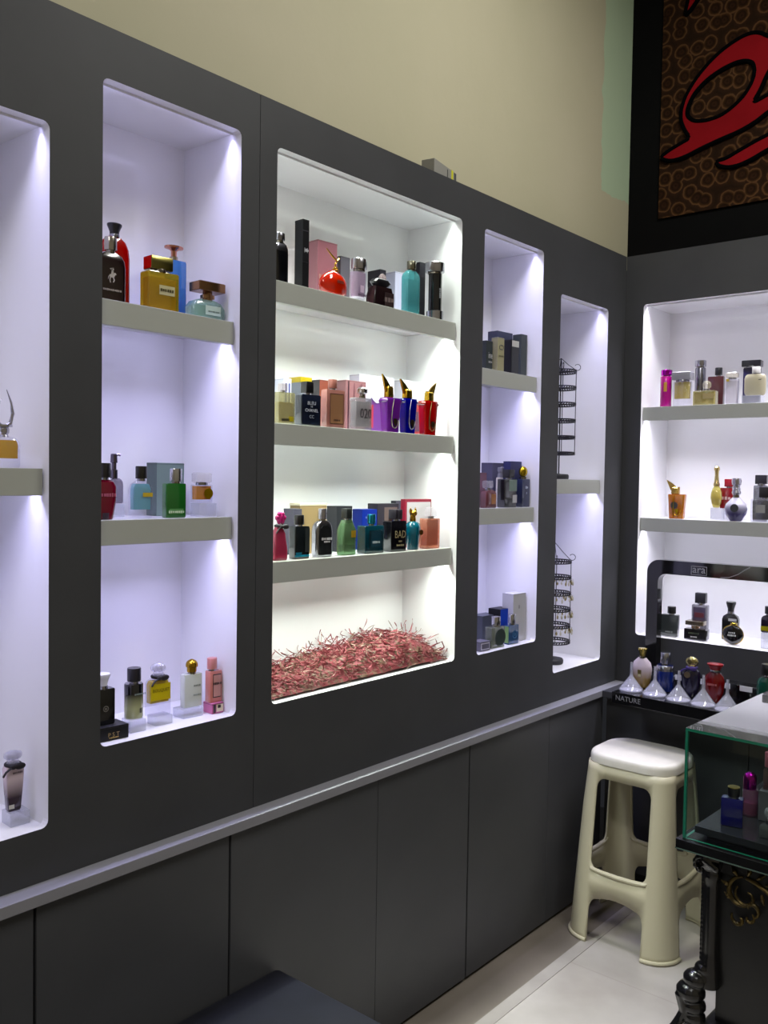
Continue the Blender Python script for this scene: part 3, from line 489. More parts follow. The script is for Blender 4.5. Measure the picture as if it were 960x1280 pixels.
 {'k': 'bottle', 'l': 'red tote-shaped bottle with a gold winged stopper', 'p': (-0.043, -1.1594, 1.626), 'r': 1.501, 'w': 0.0595, 'd': 0.0297, 'h': 0.0967, 'hc': 0.0547, 'cw': 0.0298, 'co': 0.0046, 'cr': 0.35, 'prof': [(0, 0.78, 0.8), (0.6, 0.9, 0.92), (0.92, 1, 1), (1, 0.96, 0.9)], 'body': 'tint:c8141c', 'cap': 'wing', 'cc': 'm:b8962c', 'tote': ('b01018', 'd8c890'), 'lean': 1},
 {'k': 'carton', 'l': 'slate carton at the left end of the third shelf', 'p': (-0.14, -1.5954, 1.301), 'r': 1.501, 'w': 0.0282, 'd': 0.04, 'h': 0.1181, 'col': '5c5a6a'},
 {'k': 'carton', 'l': 'beige carton with a cream lid behind the silver flask', 'p': (-0.15, -1.5283, 1.301), 'r': 1.501, 'w': 0.0935, 'd': 0.04, 'h': 0.1305, 'col': 'b49c74', 'lid': ('d8cfb8', 0.04)},
 {'k': 'bottle', 'l': 'pink tapered bottle with a pink rosette stopper', 'p': (-0.045, -1.7332, 1.301), 'r': 1.501, 'w': 0.0454, 'd': 0.0227, 'h': 0.0793, 'hc': 0.0383, 'cw': 0.0326, 'co': 0.0048, 'cr': 0.6, 'prof': [(0, 0.92, 0.92), (0.06, 1, 1), (0.3, 1, 1), (0.8, 0.72, 0.8), (1, 0.4, 0.5)], 'body': 'tint:c8506e', 'cap': 'rosette', 'cc': 'p:d83a86', 'ribbon': ('17121a', 0.18)},
 {'k': 'bottle', 'l': 'dark grey square bottle with a cyan swirl at its foot', 'p': (-0.045, -1.6638, 1.301), 'r': 1.501, 'w': 0.0468, 'd': 0.0234, 'h': 0.0792, 'hc': 0.0275, 'cw': 0.0255, 'co': -0.001, 'cr': 0.15, 'prof': [(0, 0.95, 0.95), (0.03, 1, 1), (0.97, 1, 1), (1, 0.94, 0.94)], 'body': 'op:1c2226', 'cap': 'cyl', 'cc': 'p:0e0e12', 'lab': [(0.0, 0.06, 0.12, 0.98, '2aa0c0'), (-0.25, 0.12, 0.2, 0.4, '1c7898'), (0.32, 0.2, 0.95, 0.3, '3c4446')]},
 {'k': 'bottle', 'l': 'silver framed flask with a dark grey face', 'p': (-0.045, -1.5836, 1.301), 'r': 1.501, 'w': 0.0568, 'd': 0.0238, 'h': 0.0909, 'hc': 0.0302, 'cw': 0.0222, 'co': 0.0, 'cr': 0.6, 'prof': [(0, 0.9, 0.9), (0.05, 1, 1), (0.72, 1, 1), (0.85, 0.93, 0.95), (0.94, 0.75, 0.85), (1, 0.42, 0.6)], 'body': 'met:9c9ca4', 'cap': 'cyl', 'cc': 'm:a8a6b0', 'face': '2a2c2e', 'txt': [('~Silver', 0.1, 0.5, 0.09, 'c4c4c4'), ('~SPORT', 0.1, 0.42, 0.06, 'c4c4c4')]},
 {'k': 'carton', 'l': 'tall charcoal carton behind the green faceted bottle', 'p': (-0.14, -1.419, 1.301), 'r': 1.501, 'w': 0.0578, 'd': 0.04, 'h': 0.1231, 'col': '34363c', 'edge': '50525a', 'lab': [(0.25, 0.0, 0.95, 0.4, '2a3634')]},
 {'k': 'bottle', 'l': 'green faceted bottle with a yellow square label', 'p': (-0.045, -1.4932, 1.301), 'r': 1.501, 'w': 0.0489, 'd': 0.0269, 'h': 0.0907, 'hc': 0.0291, 'cw': 0.0208, 'co': 0.0, 'cr': 0.45, 'prof': [(0, 0.92, 0.92), (0.03, 1, 1), (0.72, 1, 1), (1, 0.55, 0.62)], 'body': 'glass:8fb48a', 'liq': ('6f9a66', 0.28, 0.92), 'cap': 'box', 'cc': 'p:2c3030', 'lab': [(0.26, 0.5, 0.7, 0.34, 'c9a83a')]},
 {'k': 'carton', 'l': 'bright blue carton behind the green faceted bottle', 'p': (-0.14, -1.3154, 1.301), 'r': 1.501, 'w': 0.0582, 'd': 0.04, 'h': 0.1128, 'col': '2038a4', 'txt': [('~Blue', -0.05, 0.8, 0.08, '8c9ad0')]},
 {'k': 'bottle', 'l': 'teal square bottle with an embossed frame and blue metal cap', 'p': (-0.045, -1.3982, 1.301), 'r': 1.501, 'w': 0.0708, 'd': 0.0319, 'h': 0.0734, 'hc': 0.03, 'cw': 0.0225, 'co': 0.0027, 'cr': 0.1, 'prof': [(0, 0.95, 0.95), (0.03, 1, 1), (0.97, 1, 1), (1, 0.94, 0.94)], 'body': 'op:12404e', 'cap': 'cyl', 'cc': 'm:2a9cc0', 'lab': [(0.06, 0.18, 0.82, 0.7, '082c38'), (0.06, 0.24, 0.8, 0.52, '16485a')], 'txt': [('~PERRY', 0.06, 0.4, 0.1, 'b9c8cc')]},
 {'k': 'carton', 'l': 'dark carton with a small framed picture behind the teal bottle', 'p': (-0.14, -1.2352, 1.301), 'r': 1.501, 'w': 0.0875, 'd': 0.04, 'h': 0.1277, 'col': '3c3844', 'lab': [(0.12, 0.45, 0.92, 0.6, '7c6a68'), (0.1, 0.6, 0.78, 0.18, '3a2018')]},
 {'k': 'carton', 'l': 'grey-violet carton behind the black bottle with gold letters', 'p': (-0.168, -1.1152, 1.301), 'r': 1.501, 'w': 0.0768, 'd': 0.02, 'h': 0.134, 'col': '6c687c', 'edge': '3c4048'},
 {'k': 'carton', 'l': 'pale grey carton with a red border behind the peach bottle', 'p': (-0.105, -1.1272, 1.301), 'r': 1.501, 'w': 0.1143, 'd': 0.018, 'h': 0.1406, 'col': 'a8344a', 'lab': [(0.02, 0.0, 0.94, 0.9, 'b4b0b4')]},
 {'k': 'bottle', 'l': 'black square bottle with gold block lettering and a dark cap', 'p': (-0.045, -1.2978, 1.301), 'r': 1.501, 'w': 0.0609, 'd': 0.0335, 'h': 0.0837, 'hc': 0.0309, 'cw': 0.0287, 'co': 0.0033, 'cr': 0.08, 'prof': [(0, 0.95, 0.95), (0.03, 1, 1), (0.97, 1, 1), (1, 0.94, 0.94)], 'body': 'op:121118', 'cap': 'twin', 'cc': 'p:2a2630', 'txt': [('BAD', 0.1, 0.56, 0.24, 'b9ad84'), ('~for', 0.1, 0.33, 0.07, 'b9ad84'), ('~DIESEL', 0.1, 0.2, 0.08, 'b9ad84')]},
 {'k': 'bottle', 'l': 'teal vase-shaped bottle with a gold animal-head cap', 'p': (-0.045, -1.2164, 1.301), 'r': 1.501, 'w': 0.0507, 'd': 0.0405, 'h': 0.0794, 'hc': 0.0385, 'cw': 0.0294, 'co': -0.0011, 'cr': 1, 'prof': [(0, 0.7, 0.7), (0.05, 0.76, 0.76), (0.5, 0.92, 0.92), (0.78, 1, 1), (0.93, 0.8, 0.8), (1, 0.5, 0.5)], 'body': 'op:1a6478', 'cap': 'ears', 'cc': 'm:b88c30', 'emb': ('disc', 0.25, 0.62, 0.3, 'a8702c')},
 {'k': 'bottle', 'l': 'peach rectangular bottle with a clear square cap, rightmost on the third shelf', 'p': (-0.045, -1.1381, 1.301), 'r': 1.501, 'w': 0.0581, 'd': 0.029, 'h': 0.0867, 'hc': 0.0324, 'cw': 0.0278, 'co': 0.0046, 'cr': 0.15, 'prof': [(0, 0.95, 0.95), (0.03, 1, 1), (0.97, 1, 1), (1, 0.94, 0.94)], 'body': 'glass:e0a890', 'liq': ('d8875c', 0.1, 0.96), 'cap': 'crystalbox', 'cc': 'c:e4dce0'},
 {'k': 'carton', 'l': 'dark slate carton with silver script at the left end', 'p': (-0.07, -0.8393, 1.842), 'r': 1.501, 'w': 0.0323, 'd': 0.04, 'h': 0.0935, 'col': '363c3c', 'txt': [('ine', 0.18, 0.52, 0.2, 'c4c4c0'), ('~eau', 0.18, 0.3, 0.09, 'a4a4a0')]},
 {'k': 'carton', 'l': 'wide slate carton at the back of the fourth niche top shelf', 'p': (-0.13, -0.6585, 1.842), 'r': 1.501, 'w': 0.0831, 'd': 0.04, 'h': 0.1503, 'col': '3c3f50'},
 {'k': 'carton', 'l': 'beige carton printed with a dark double ring emblem', 'p': (-0.045, -0.8011, 1.842), 'r': 1.501, 'w': 0.0336, 'd': 0.025, 'h': 0.1062, 'col': 'a8a484', 'emb': ('rings', 0.05, 0.72, 0.6, '4c4840'), 'txt': [('~GUILTY', 0.05, 0.46, 0.05, '6a664c')]},
 {'k': 'carton', 'l': 'black carton with a white upper panel', 'p': (-0.042, -0.7286, 1.842), 'r': 1.501, 'w': 0.041, 'd': 0.03, 'h': 0.1075, 'col': '17171f', 'lab': [(0.05, 0.0, 0.8, 0.9, '34363c'), (0.05, 0.8, 0.98, 0.9, 'c8c8c8')]},
 {'k': 'carton', 'l': 'large grey-green carton at the right of the fourth niche top shelf', 'p': (-0.072, -0.6282, 1.842), 'r': 1.501, 'w': 0.033, 'd': 0.035, 'h': 0.1411, 'col': '454b4b', 'txt': [('~O', 0.2, 0.8, 0.06, '2c3030')]},
 {'k': 'carton', 'l': 'grey carton at the back left of the fourth niche middle shelf', 'p': (-0.125, -0.6743, 1.414), 'r': 1.501, 'w': 0.1025, 'd': 0.045, 'h': 0.1439, 'col': '555468', 'lab': [(0, 0.6, 0.9, 0.4, '6c6c74')]},
 {'k': 'carton', 'l': 'navy carton at the back right behind the gold knob bottle', 'p': (-0.082, -0.6423, 1.414), 'r': 1.501, 'w': 0.0617, 'd': 0.03, 'h': 0.1501, 'col': '3a3e66'},
 {'k': 'carton', 'l': 'small mauve carton behind the rose bottle', 'p': (-0.085, -0.8211, 1.414), 'r': 1.501, 'w': 0.0323, 'd': 0.02, 'h': 0.11, 'col': '7c5c6c'},
 {'k': 'bottle', 'l': 'rose brown bottle with a clear square cap and gold crest', 'p': (-0.045, -0.8375, 1.414), 'r': 1.501, 'w': 0.0542, 'd': 0.0244, 'h': 0.0574, 'hc': 0.0276, 'cw': 0.0302, 'co': -0.0038, 'cr': 0.3, 'prof': [(0, 0.95, 0.95), (0.03, 1, 1), (0.78, 1, 1), (0.9, 0.86, 0.9), (1, 0.4, 0.5)], 'body': 'tint:7c4a50', 'cap': 'crystalbox', 'cc': 'c:d6d2da', 'lab': [(0.2, 0.2, 0.75, 0.4, 'a8744c')]},
 {'k': 'bottle', 'l': 'slim white atomiser with a grey cap behind the black bottle', 'p': (-0.082, -0.7192, 1.414), 'r': 1.501, 'w': 0.0236, 'd': 0.0236, 'h': 0.096, 'hc': 0.0339, 'cw': 0.0183, 'co': 0.0013, 'cr': 1, 'prof': [(0, 0.95, 0.95), (0.03, 1, 1), (0.97, 1, 1), (1, 0.94, 0.94)], 'body': 'op:c4beb6', 'cap': 'pump', 'cc': 'p:787884'},
 {'k': 'bottle', 'l': 'black bottle with a grey-green upper half and white square label', 'p': (-0.048, -0.7264, 1.414), 'r': 1.501, 'w': 0.0641, 'd': 0.0321, 'h': 0.0911, 'hc': 0.031, 'cw': 0.0285, 'co': 0.0078, 'cr': 0.2, 'prof': [(0, 0.95, 0.95), (0.03, 1, 1), (0.97, 1, 1), (1, 0.94, 0.94)], 'body': 'op:14181c', 'cap': 'box', 'cc': 'p:0c0c10', 'lab': [(0.2, 0.58, 0.98, 0.72, '70847c'), (0.35, 0.16, 0.44, 0.44, 'bcbcc2')]},
 {'k': 'bottle', 'l': 'navy slab bottle with a gold knob cap', 'p': (-0.045, -0.6331, 1.414), 'r': 1.501, 'w': 0.0436, 'd': 0.0239, 'h': 0.092, 'hc': 0.0424, 'cw': 0.0345, 'co': -0.0013, 'cr': 0.12, 'prof': [(0, 0.95, 0.95), (0.03, 1, 1), (0.97, 1, 1), (1, 0.94, 0.94)], 'body': 'op:242c4c', 'cap': 'ball', 'cc': 'm:b89a24', 'txt': [('~NO', 0.1, 0.7, 0.12, 'aab0c4'), ('~5', 0.1, 0.5, 0.1, 'aab0c4')]},
 {'k': 'carton', 'l': 'tall white carton on the floor of the fourth niche', 'p': (-0.062, -0.6468, 0.969), 'r': 1.501, 'w': 0.0696, 'd': 0.045, 'h': 0.1588, 'col': 'b9b9bc', 'txt': [('~9', 0, 0.72, 0.09, '9a9a9e')]},
 {'k': 'carton', 'l': 'bright blue carton with a black side', 'p': (-0.088, -0.6885, 0.969), 'r': 1.501, 'w': 0.0646, 'd': 0.05, 'h': 0.1094, 'col': '0f48b8', 'edge': '14151c'},
 {'k': 'carton', 'l': 'grey carton behind the green tinted bottle at left', 'p': (-0.12, -0.7352, 0.969), 'r': 1.501, 'w': 0.0808, 'd': 0.05, 'h': 0.0894, 'col': '4c505a'},
 {'k': 'carton', 'l': 'low grey carton with a framed lid at the front left', 'p': (-0.04, -0.8742, 0.969), 'r': 1.501, 'w': 0.0497, 'd': 0.04, 'h': 0.0297, 'col': '6a6874', 'lab': [(0, 0.15, 0.85, 0.84, 'c4c2cc'), (0, 0.24, 0.76, 0.74, '5c5a68')]},
 {'k': 'bottle', 'l': 'clear bottle with a dark green oval window and silver cap', 'p': (-0.036, -0.7986, 0.969), 'r': 1.501, 'w': 0.0685, 'd': 0.0274, 'h': 0.0668, 'hc': 0.0307, 'cw': 0.0331, 'co': 0.0051, 'cr': 0.15, 'prof': [(0, 0.95, 0.95), (0.03, 1, 1), (0.97, 1, 1), (1, 0.94, 0.94)], 'body': 'glass:b4bcb0', 'liq': ('66764a', 0.06, 0.95), 'cap': 'cyl', 'cc': 'm:b8b8bc', 'emb': ('disc', 0.15, 0.48, 0.8, '2c3a34')},
 {'k': 'bottle', 'l': 'blue and green square bottle with a silver cap', 'p': (-0.032, -0.7058, 0.969), 'r': 1.501, 'w': 0.0539, 'd': 0.018, 'h': 0.0619, 'hc': 0.0341, 'cw': 0.0261, 'co': 0.0013, 'cr': 0.12, 'prof': [(0, 0.95, 0.95), (0.03, 1, 1), (0.97, 1, 1), (1, 0.94, 0.94)], 'body': 'op:2a4c74', 'cap': 'cyl', 'cc': 'm:c4c4c8', 'emb': ('ring', 0.1, 0.5, 0.5, '3c6a94'), 'side': '8ab06c'},
 {'k': 'bottle', 'l': 'magenta cylinder bottle with a gold label, leftmost on the upper shelf', 'p': (0.1413, 0.06, 1.784), 'r': 0.07, 'w': 0.0416, 'd': 0.0416, 'h': 0.1147, 'hc': 0.0239, 'cw': 0.0405, 'co': 0.0015, 'cr': 1, 'prof': [(0, 0.95, 0.95), (0.03, 1, 1), (0.97, 1, 1), (1, 0.94, 0.94)], 'body': 'op:b00f86', 'cap': 'cyl', 'cc': 'm:b818b0', 'lab': [(0.2, 0.5, 0.8, 0.5, 'c8964c')]},
 {'k': 'bottle', 'l': 'rectangular bottle of pale yellow perfume with a broad grey cap', 'p': (0.2052, 0.06, 1.784), 'r': 0.07, 'w': 0.0621, 'd': 0.0279, 'h': 0.0931, 'hc': 0.0339, 'cw': 0.0711, 'co': 0.0, 'cr': 0.15, 'prof': [(0, 0.95, 0.95), (0.03, 1, 1), (0.97, 1, 1), (1, 0.94, 0.94)], 'body': 'clear', 'liq': ('d0be5c', 0.3, 0.98), 'cap': 'box', 'cc': 'p:a4a4ae'},
 {'k': 'bottle', 'l': 'tall plain silver cylinder at the back of the upper shelf', 'p': (0.2357, 0.15, 1.784), 'r': 0.07, 'w': 0.0383, 'd': 0.0383, 'h': 0.1505, 'hc': 0.0269, 'cw': 0.0406, 'co': 0.0, 'cr': 1, 'prof': [(0, 0.95, 0.95), (0.03, 1, 1), (0.97, 1, 1), (1, 0.94, 0.94)], 'body': 'met:8a8a94', 'cap': 'cyl', 'cc': 'm:a8a8b0'},
 {'k': 'bottle', 'l': 'brown square bottle with a black cap on the upper shelf', 'p': (0.3077, 0.12, 1.784), 'r': 0.07, 'w': 0.0567, 'd': 0.0227, 'h': 0.1104, 'hc': 0.0322, 'cw': 0.0265, 'co': 0.0074, 'cr': 0.1, 'prof': [(0, 0.95, 0.95), (0.03, 1, 1), (0.97, 1, 1), (1, 0.94, 0.94)], 'body': 'op:48282c', 'cap': 'cyl', 'cc': 'p:17171c'},
 {'k': 'bottle', 'l': 'low wide yellow bottle with a clear ball stopper', 'p': (0.2936, 0.055, 1.784), 'r': 0.07, 'w': 0.0796, 'd': 0.0398, 'h': 0.0529, 'hc': 0.0376, 'cw': 0.032, 'co': 0.0044, 'cr': 0.15, 'prof': [(0, 0.95, 0.95), (0.03, 1, 1), (0.97, 1, 1), (1, 0.94, 0.94)], 'body': 'glass:d6d09c', 'liq': ('c9b83c', 0.06, 0.92), 'cap': 'ball', 'cc': 'c:d8d4ac', 'lab': [(0.2, 0.45, 0.8, 0.5, 'a8986c')]},
 {'k': 'bottle', 'l': 'clear upright bottle with a gold fleck at its shoulder', 'p': (0.3835, 0.07, 1.784), 'r': 0.07, 'w': 0.044, 'd': 0.022, 'h': 0.0925, 'hc': 0.0228, 'cw': 0.0402, 'co': 0.0, 'cr': 0.15, 'prof': [(0, 0.95, 0.95), (0.03, 1, 1), (0.97, 1, 1), (1, 0.94, 0.94)], 'body': 'clear', 'liq': ('dcd8dc', 0.05, 0.95), 'cap': 'crystalbox', 'cc': 'c:e6dcb0', 'lab': [(-0.3, 0.9, 1.0, 0.25, 'b09c3a')]},
 {'k': 'bottle', 'l': 'dark navy bottle with a black block cap behind the cream bottle', 'p': (0.4323, 0.13, 1.784), 'r': 0.07, 'w': 0.0569, 'd': 0.0256, 'h': 0.1353, 'hc': 0.0258, 'cw': 0.0663, 'co': 0.0, 'cr': 0.12, 'prof': [(0, 0.95, 0.95), (0.03, 1, 1), (0.97, 1, 1), (1, 0.94, 0.94)], 'body': 'op:26224a', 'cap': 'box', 'cc': 'p:17151e'},
 {'k': 'riser', 'l': 'clear acrylic block under the flat cream bottle', 'p': (0.461, 0.06, 1.784), 'r': 0.07, 'w': 0.0648, 'd': 0.0519, 'h': 0.0281},
 {'k': 'bottle', 'l': 'flat cream bottle with rounded corners, white cap and a small dark crocodile mark', 'p': (0.4668, 0.06, 1.8127), 'r': 0.07, 'w': 0.0739, 'd': 0.0259, 'h': 0.0748, 'hc': 0.0252, 'cw': 0.0281, 'co': 0.0028, 'cr': 1, 'prof': [(0, 0.8, 0.85), (0.08, 0.94, 0.95), (0.2, 1, 1), (0.8, 1, 1), (0.93, 0.92, 0.95), (1, 0.75, 0.85)], 'body': 'op:b8b29a', 'cap': 'cyl', 'cc': 'p:d4d2d2', 'emb': ('croc', 0.25, 0.72, 0.16, '20241e')},
 {'k': 'bottle', 'l': 'orange gold tote-shaped bottle with a gold wing and tassel', 'p': (0.1984, 0.055, 1.369), 'r': 0.07, 'w': 0.0625, 'd': 0.0313, 'h': 0.0904, 'hc': 0.0535, 'cw': 0.0357, 'co': -0.0067, 'cr': 0.35, 'prof': [(0, 0.84, 0.86), (0.6, 0.92, 0.94), (0.95, 1, 1), (1, 0.97, 0.9)], 'body': 'tint:c07a2a', 'cap': 'wing', 'cc': 'm:c4a050', 'tote': (None, 'c8a83c'), 'lean': -1, 'emb': ('disc', -0.1, 0.55, 0.42, '3a3c34')},
 {'k': 'riser', 'l': 'clear acrylic block under the yellow teardrop bottle', 'p': (0.3368, 0.09, 1.369), 'r': 0.07, 'w': 0.0409, 'd': 0.0368, 'h': 0.0438},
 {'k': 'bottle', 'l': 'yellow teardrop bottle with a tall gold neck', 'p': (0.331, 0.09, 1.4134), 'r': 0.07, 'w': 0.0419, 'd': 0.0335, 'h': 0.0782, 'hc': 0.073, 'cw': 0.0219, 'co': -0.0007, 'cr': 1, 'prof': [(0, 0.5, 0.5), (0.15, 0.75, 0.75), (0.45, 1, 1), (0.7, 0.92, 0.92), (0.9, 0.66, 0.66), (1, 0.42, 0.42)], 'body': 'glass:e0d88c', 'liq': ('d8c814', 0.1, 0.85), 'cap': 'neck', 'cc': 'm:cdb880'},
 {'k': 'riser', 'l': 'clear acrylic block under the red bottle', 'p': (0.3711, 0.12, 1.369), 'r': 0.07, 'w': 0.0386, 'd': 0.0347, 'h': 0.0416},
 {'k': 'bottle', 'l': 'red rectangular bottle with a red block cap behind the silver ball bottle', 'p': (0.3596, 0.12, 1.4112), 'r': 0.07, 'w': 0.0451, 'd': 0.0225, 'h': 0.0751, 'hc': 0.0322, 'cw': 0.0322, 'co': 0.0073, 'cr': 0.12, 'prof': [(0, 0.95, 0.95), (0.03, 1, 1), (0.97, 1, 1), (1, 0.94, 0.94)], 'body': 'op:7c1420', 'cap': 'box', 'cc': 'p:94182a', 'txt': [('~Red', 0, 0.5, 0.2, 'c4a4a4')]},
 {'k': 'bottle', 'l': 'silver to violet globe bottle with a tall clear neck', 'p': (0.416, 0.05, 1.369), 'r': 0.07, 'w': 0.0791, 'd': 0.0672, 'h': 0.084, 'hc': 0.0683, 'cw': 0.0328, 'co': 0.0, 'cr': 1, 'prof': [(0, 0.5, 0.5), (0.06, 0.6, 0.6), (0.3, 0.9, 0.9), (0.52, 1, 1), (0.72, 0.88, 0.88), (0.88, 0.55, 0.55), (1, 0.34, 0.34)], 'body': 'ombre:b4b2c0:4a4478', 'cap': 'spool', 'cc': 'm:b8b6c2', 'emb': ('disc', 0.05, 0.56, 0.36, '34363c')},
 {'k': 'bottle', 'l': 'square clear bottle with a dark label and cap at the back right', 'p': (0.4755, 0.13, 1.369), 'r': 0.07, 'w': 0.0467, 'd': 0.021, 'h': 0.1281, 'hc': 0.0372, 'cw': 0.0402, 'co': 0.0014, 'cr': 0.12, 'prof': [(0, 0.95, 0.95), (0.03, 1, 1), (0.97, 1, 1), (1, 0.94, 0.94)], 'body': 'glass:a8a8b4', 'liq': ('34323e', 0.1, 0.95), 'cap': 'box', 'cc': 'p:1c1a24'},
 {'k': 'bottle', 'l': 'square bottle of dark grey perfume with a grey label, rightmost on the lower shelf', 'p': (0.5143, 0.055, 1.369), 'r': 0.07, 'w': 0.0868, 'd': 0.0364, 'h': 0.0809, 'hc': 0.0419, 'cw': 0.0364, 'co': 0.0014, 'cr': 0.12, 'prof': [(0, 0.95, 0.95), (0.03, 1, 1), (0.97, 1, 1), (1, 0.94, 0.94)], 'body': 'clear', 'liq': ('3a3a40', 0.1, 0.95), 'cap': 'box', 'cc': 'p:17161c', 'lab': [(-0.12, 0.4, 0.75, 0.36, '9a9a98')]},
 {'k': 'bottle', 'l': 'dark grey rectangular bottle at the left inside the black arch', 'p': (0.1867, 0.05, 0.93), 'r': 0.07, 'w': 0.0624, 'd': 0.025, 'h': 0.0801, 'hc': 0.0301, 'cw': 0.0314, 'co': 0.0045, 'cr': 0.12, 'prof': [(0, 0.95, 0.95), (0.03, 1, 1), (0.97, 1, 1), (1, 0.94, 0.94)], 'body': 'op:3c4242', 'cap': 'cyl', 'cc': 'p:17181c', 'txt': [('~BLACK', 0.0, 0.2, 0.09, '8a9090')]},
 {'k': 'bottle', 'l': 'clear bottle with a dark label behind the low black bottle', 'p': (0.2649, 0.14, 0.93), 'r': 0.07, 'w': 0.0574, 'd': 0.0258, 'h': 0.1155, 'hc': 0.0453, 'cw': 0.0391, 'co': 0.0015, 'cr': 0.12, 'prof': [(0, 0.95, 0.95), (0.03, 1, 1), (0.97, 1, 1), (1, 0.94, 0.94)], 'body': 'glass:b0aeb8', 'cap': 'box', 'cc': 'p:1c1b22', 'liq': ('9a98a4', 0.05, 0.95), 'lab': [(0, 0.4, 0.92, 0.78, '3c3648'), (0, 0.6, 0.75, 0.6, '54262e')]},
 {'k': 'bottle', 'l': 'low black square bottle with a flat bar cap on a gold neck', 'p': (0.2876, 0.05, 0.93), 'r': 0.07, 'w': 0.0816, 'd': 0.0367, 'h': 0.038, 'hc': 0.0295, 'cw': 0.0661, 'co': -0.0037, 'cr': 0.1, 'prof': [(0, 0.95, 0.95), (0.03, 1, 1), (0.97, 1, 1), (1, 0.94, 0.94)], 'body': 'op:101014', 'cap': 'bar', 'cc': 'm:a89c8c', 'txt': [('~Opulent', -0.05, 0.6, 0.2, '4c5a44'), ('~PARFUM', -0.05, 0.25, 0.14, 'bcbcb8')]},
 {'k': 'bottle', 'l': 'black bottle with a tall flared neck behind the round black bottle', 'p': (0.3825, 0.13, 0.93), 'r': 0.07, 'w': 0.0576, 'd': 0.023, 'h': 0.0961, 'hc': 0.0442, 'cw': 0.0352, 'co': -0.0007, 'cr': 0.2, 'prof': [(0, 0.95, 0.95), (0.03, 1, 1), (0.78, 1, 1), (0.9, 0.86, 0.9), (1, 0.4, 0.5)], 'body': 'op:121216', 'cap': 'flare', 'cc': 'p:121218', 'lab': [(0.15, 0.72, 0.82, 0.5, '9a9a9c')]},
 {'k': 'bottle', 'l': 'round black disc bottle with a gold rim', 'p': (0.4201, 0.045, 0.93), 'r': 0.07, 'w': 0.0715, 'd': 0.0214, 'h': 0.0659, 'hc': 0.0101, 'cw': 0.0229, 'co': 0.0029, 'cr': 1, 'prof': [(0.0, 0.22, 0.8), (0.0625, 0.4841229182759271, 0.846875), (0.125, 0.6614378277661477, 0.8875000000000001), (0.1875, 0.7806247497997998, 0.921875), (0.25, 0.8660254037844386, 0.9500000000000001), (0.3125, 0.9270248108869579, 0.971875), (0.375, 0.9682458365518543, 0.9875), (0.4375, 0.9921567416492215, 0.9968750000000001), (0.5, 1.0, 1.0), (0.5625, 0.9921567416492215, 0.9968750000000001), (0.625, 0.9682458365518543, 0.9875), (0.6875, 0.9270248108869579, 0.971875), (0.75, 0.8660254037844386, 0.9500000000000001), (0.8125, 0.7806247497997998, 0.921875), (0.875, 0.6614378277661477, 0.8875000000000001), (0.9375, 0.4841229182759271, 0.846875), (1.0, 0.22, 0.8)], 'body': 'op:0b0b0e', 'cap': 'cyl', 'cc': 'm:a8903c', 'rim': 'b8982c', 'txt': [('~CLUB', 0, 0.62, 0.12, 'bdbdba'), ('~NIGHT', 0, 0.48, 0.12, 'bdbdba')]},
 {'k': 'riser', 'l': 'white acrylic block at the right inside the black arch', 'p': (0.5456, 0.05, 0.93), 'r': 0.07, 'w': 0.0488, 'd': 0.0391, 'h': 0.0548},
 {'k': 'bottle', 'l': 'dark purple bottle with a yellow band on a white block', 'p': (0.5424, 0.05, 0.9854), 'r': 0.07, 'w': 0.0495, 'd': 0.0247, 'h': 0.0607, 'hc': 0.0308, 'cw': 0.0307, 'co': 0.0, 'cr': 0.3, 'prof': [(0, 0.9, 0.9), (0.05, 1, 1), (0.72, 1, 1), (0.85, 0.93, 0.95), (0.94, 0.75, 0.85), (1, 0.42, 0.6)], 'body': 'op:2a2038', 'cap': 'cyl', 'cc': 'p:17161c', 'lab': [(0, 0.1, 0.36, 1.0, 'c4bc1c')]},
 {'k': 'bottle', 'l': 'pearl to gold oval bottle with a flared gold cap, first on the tester stand', 'p': (0.1973, -0.21, 0.781), 'r': 0.07, 'w': 0.0715, 'd': 0.0322, 'h': 0.1045, 'hc': 0.034, 'cw': 0.0324, 'co': 0.0007, 'cr': 1, 'prof': [(0, 0.6, 0.7), (0.05, 0.7, 0.8), (0.35, 0.92, 1), (0.65, 1, 1), (0.85, 0.85, 0.9), (1, 0.4, 0.5)], 'body': 'ombre:c9bcc4:8c7448', 'cap': 'flare', 'cc': 'm:b8a458', 'lab': [(-0.1, 0.38, 0.6, 0.34, '5c5028'), (-0.1, 0.38, 0.46, 0.3, 'd0c8a0')]},
 {'k': 'bottle', 'l': 'blue cylinder bottle with a silver collar and cap', 'p': (0.2823, -0.212, 0.781), 'r': 0.07, 'w': 0.058, 'd': 0.0464, 'h': 0.0916, 'hc': 0.0432, 'cw': 0.0346, 'co': 0.0, 'cr': 1, 'prof': [(0, 0.92, 0.92), (0.03, 1, 1), (0.95, 1, 1), (1, 0.9, 0.9)], 'body': 'tint:1c2c70', 'cap': 'cyl', 'cc': 'm:b4b4c0', 'band': (0.78, 0.98, 'c0c0cc')},
 {'k': 'bottle', 'l': 'dark purple rounded bottle with a gold disc stopper', 'p': (0.3825, -0.235, 0.781), 'r': 0.07, 'w': 0.0665, 'd': 0.0333, 'h': 0.0987, 'hc': 0.038, 'cw': 0.0445, 'co': 0.002, 'cr': 1, 'prof': [(0, 0.6, 0.7), (0.05, 0.68, 0.8), (0.4, 0.9, 1), (0.75, 1, 1), (0.92, 0.85, 0.9), (1, 0.5, 0.6)], 'body': 'op:16132c', 'cap': 'vdisc', 'cc': 'm:c4b880', 'emb': ('disc', -0.12, 0.78, 0.32, '5c5040'), 'ribbon': ('3c2c70', 0.3)},
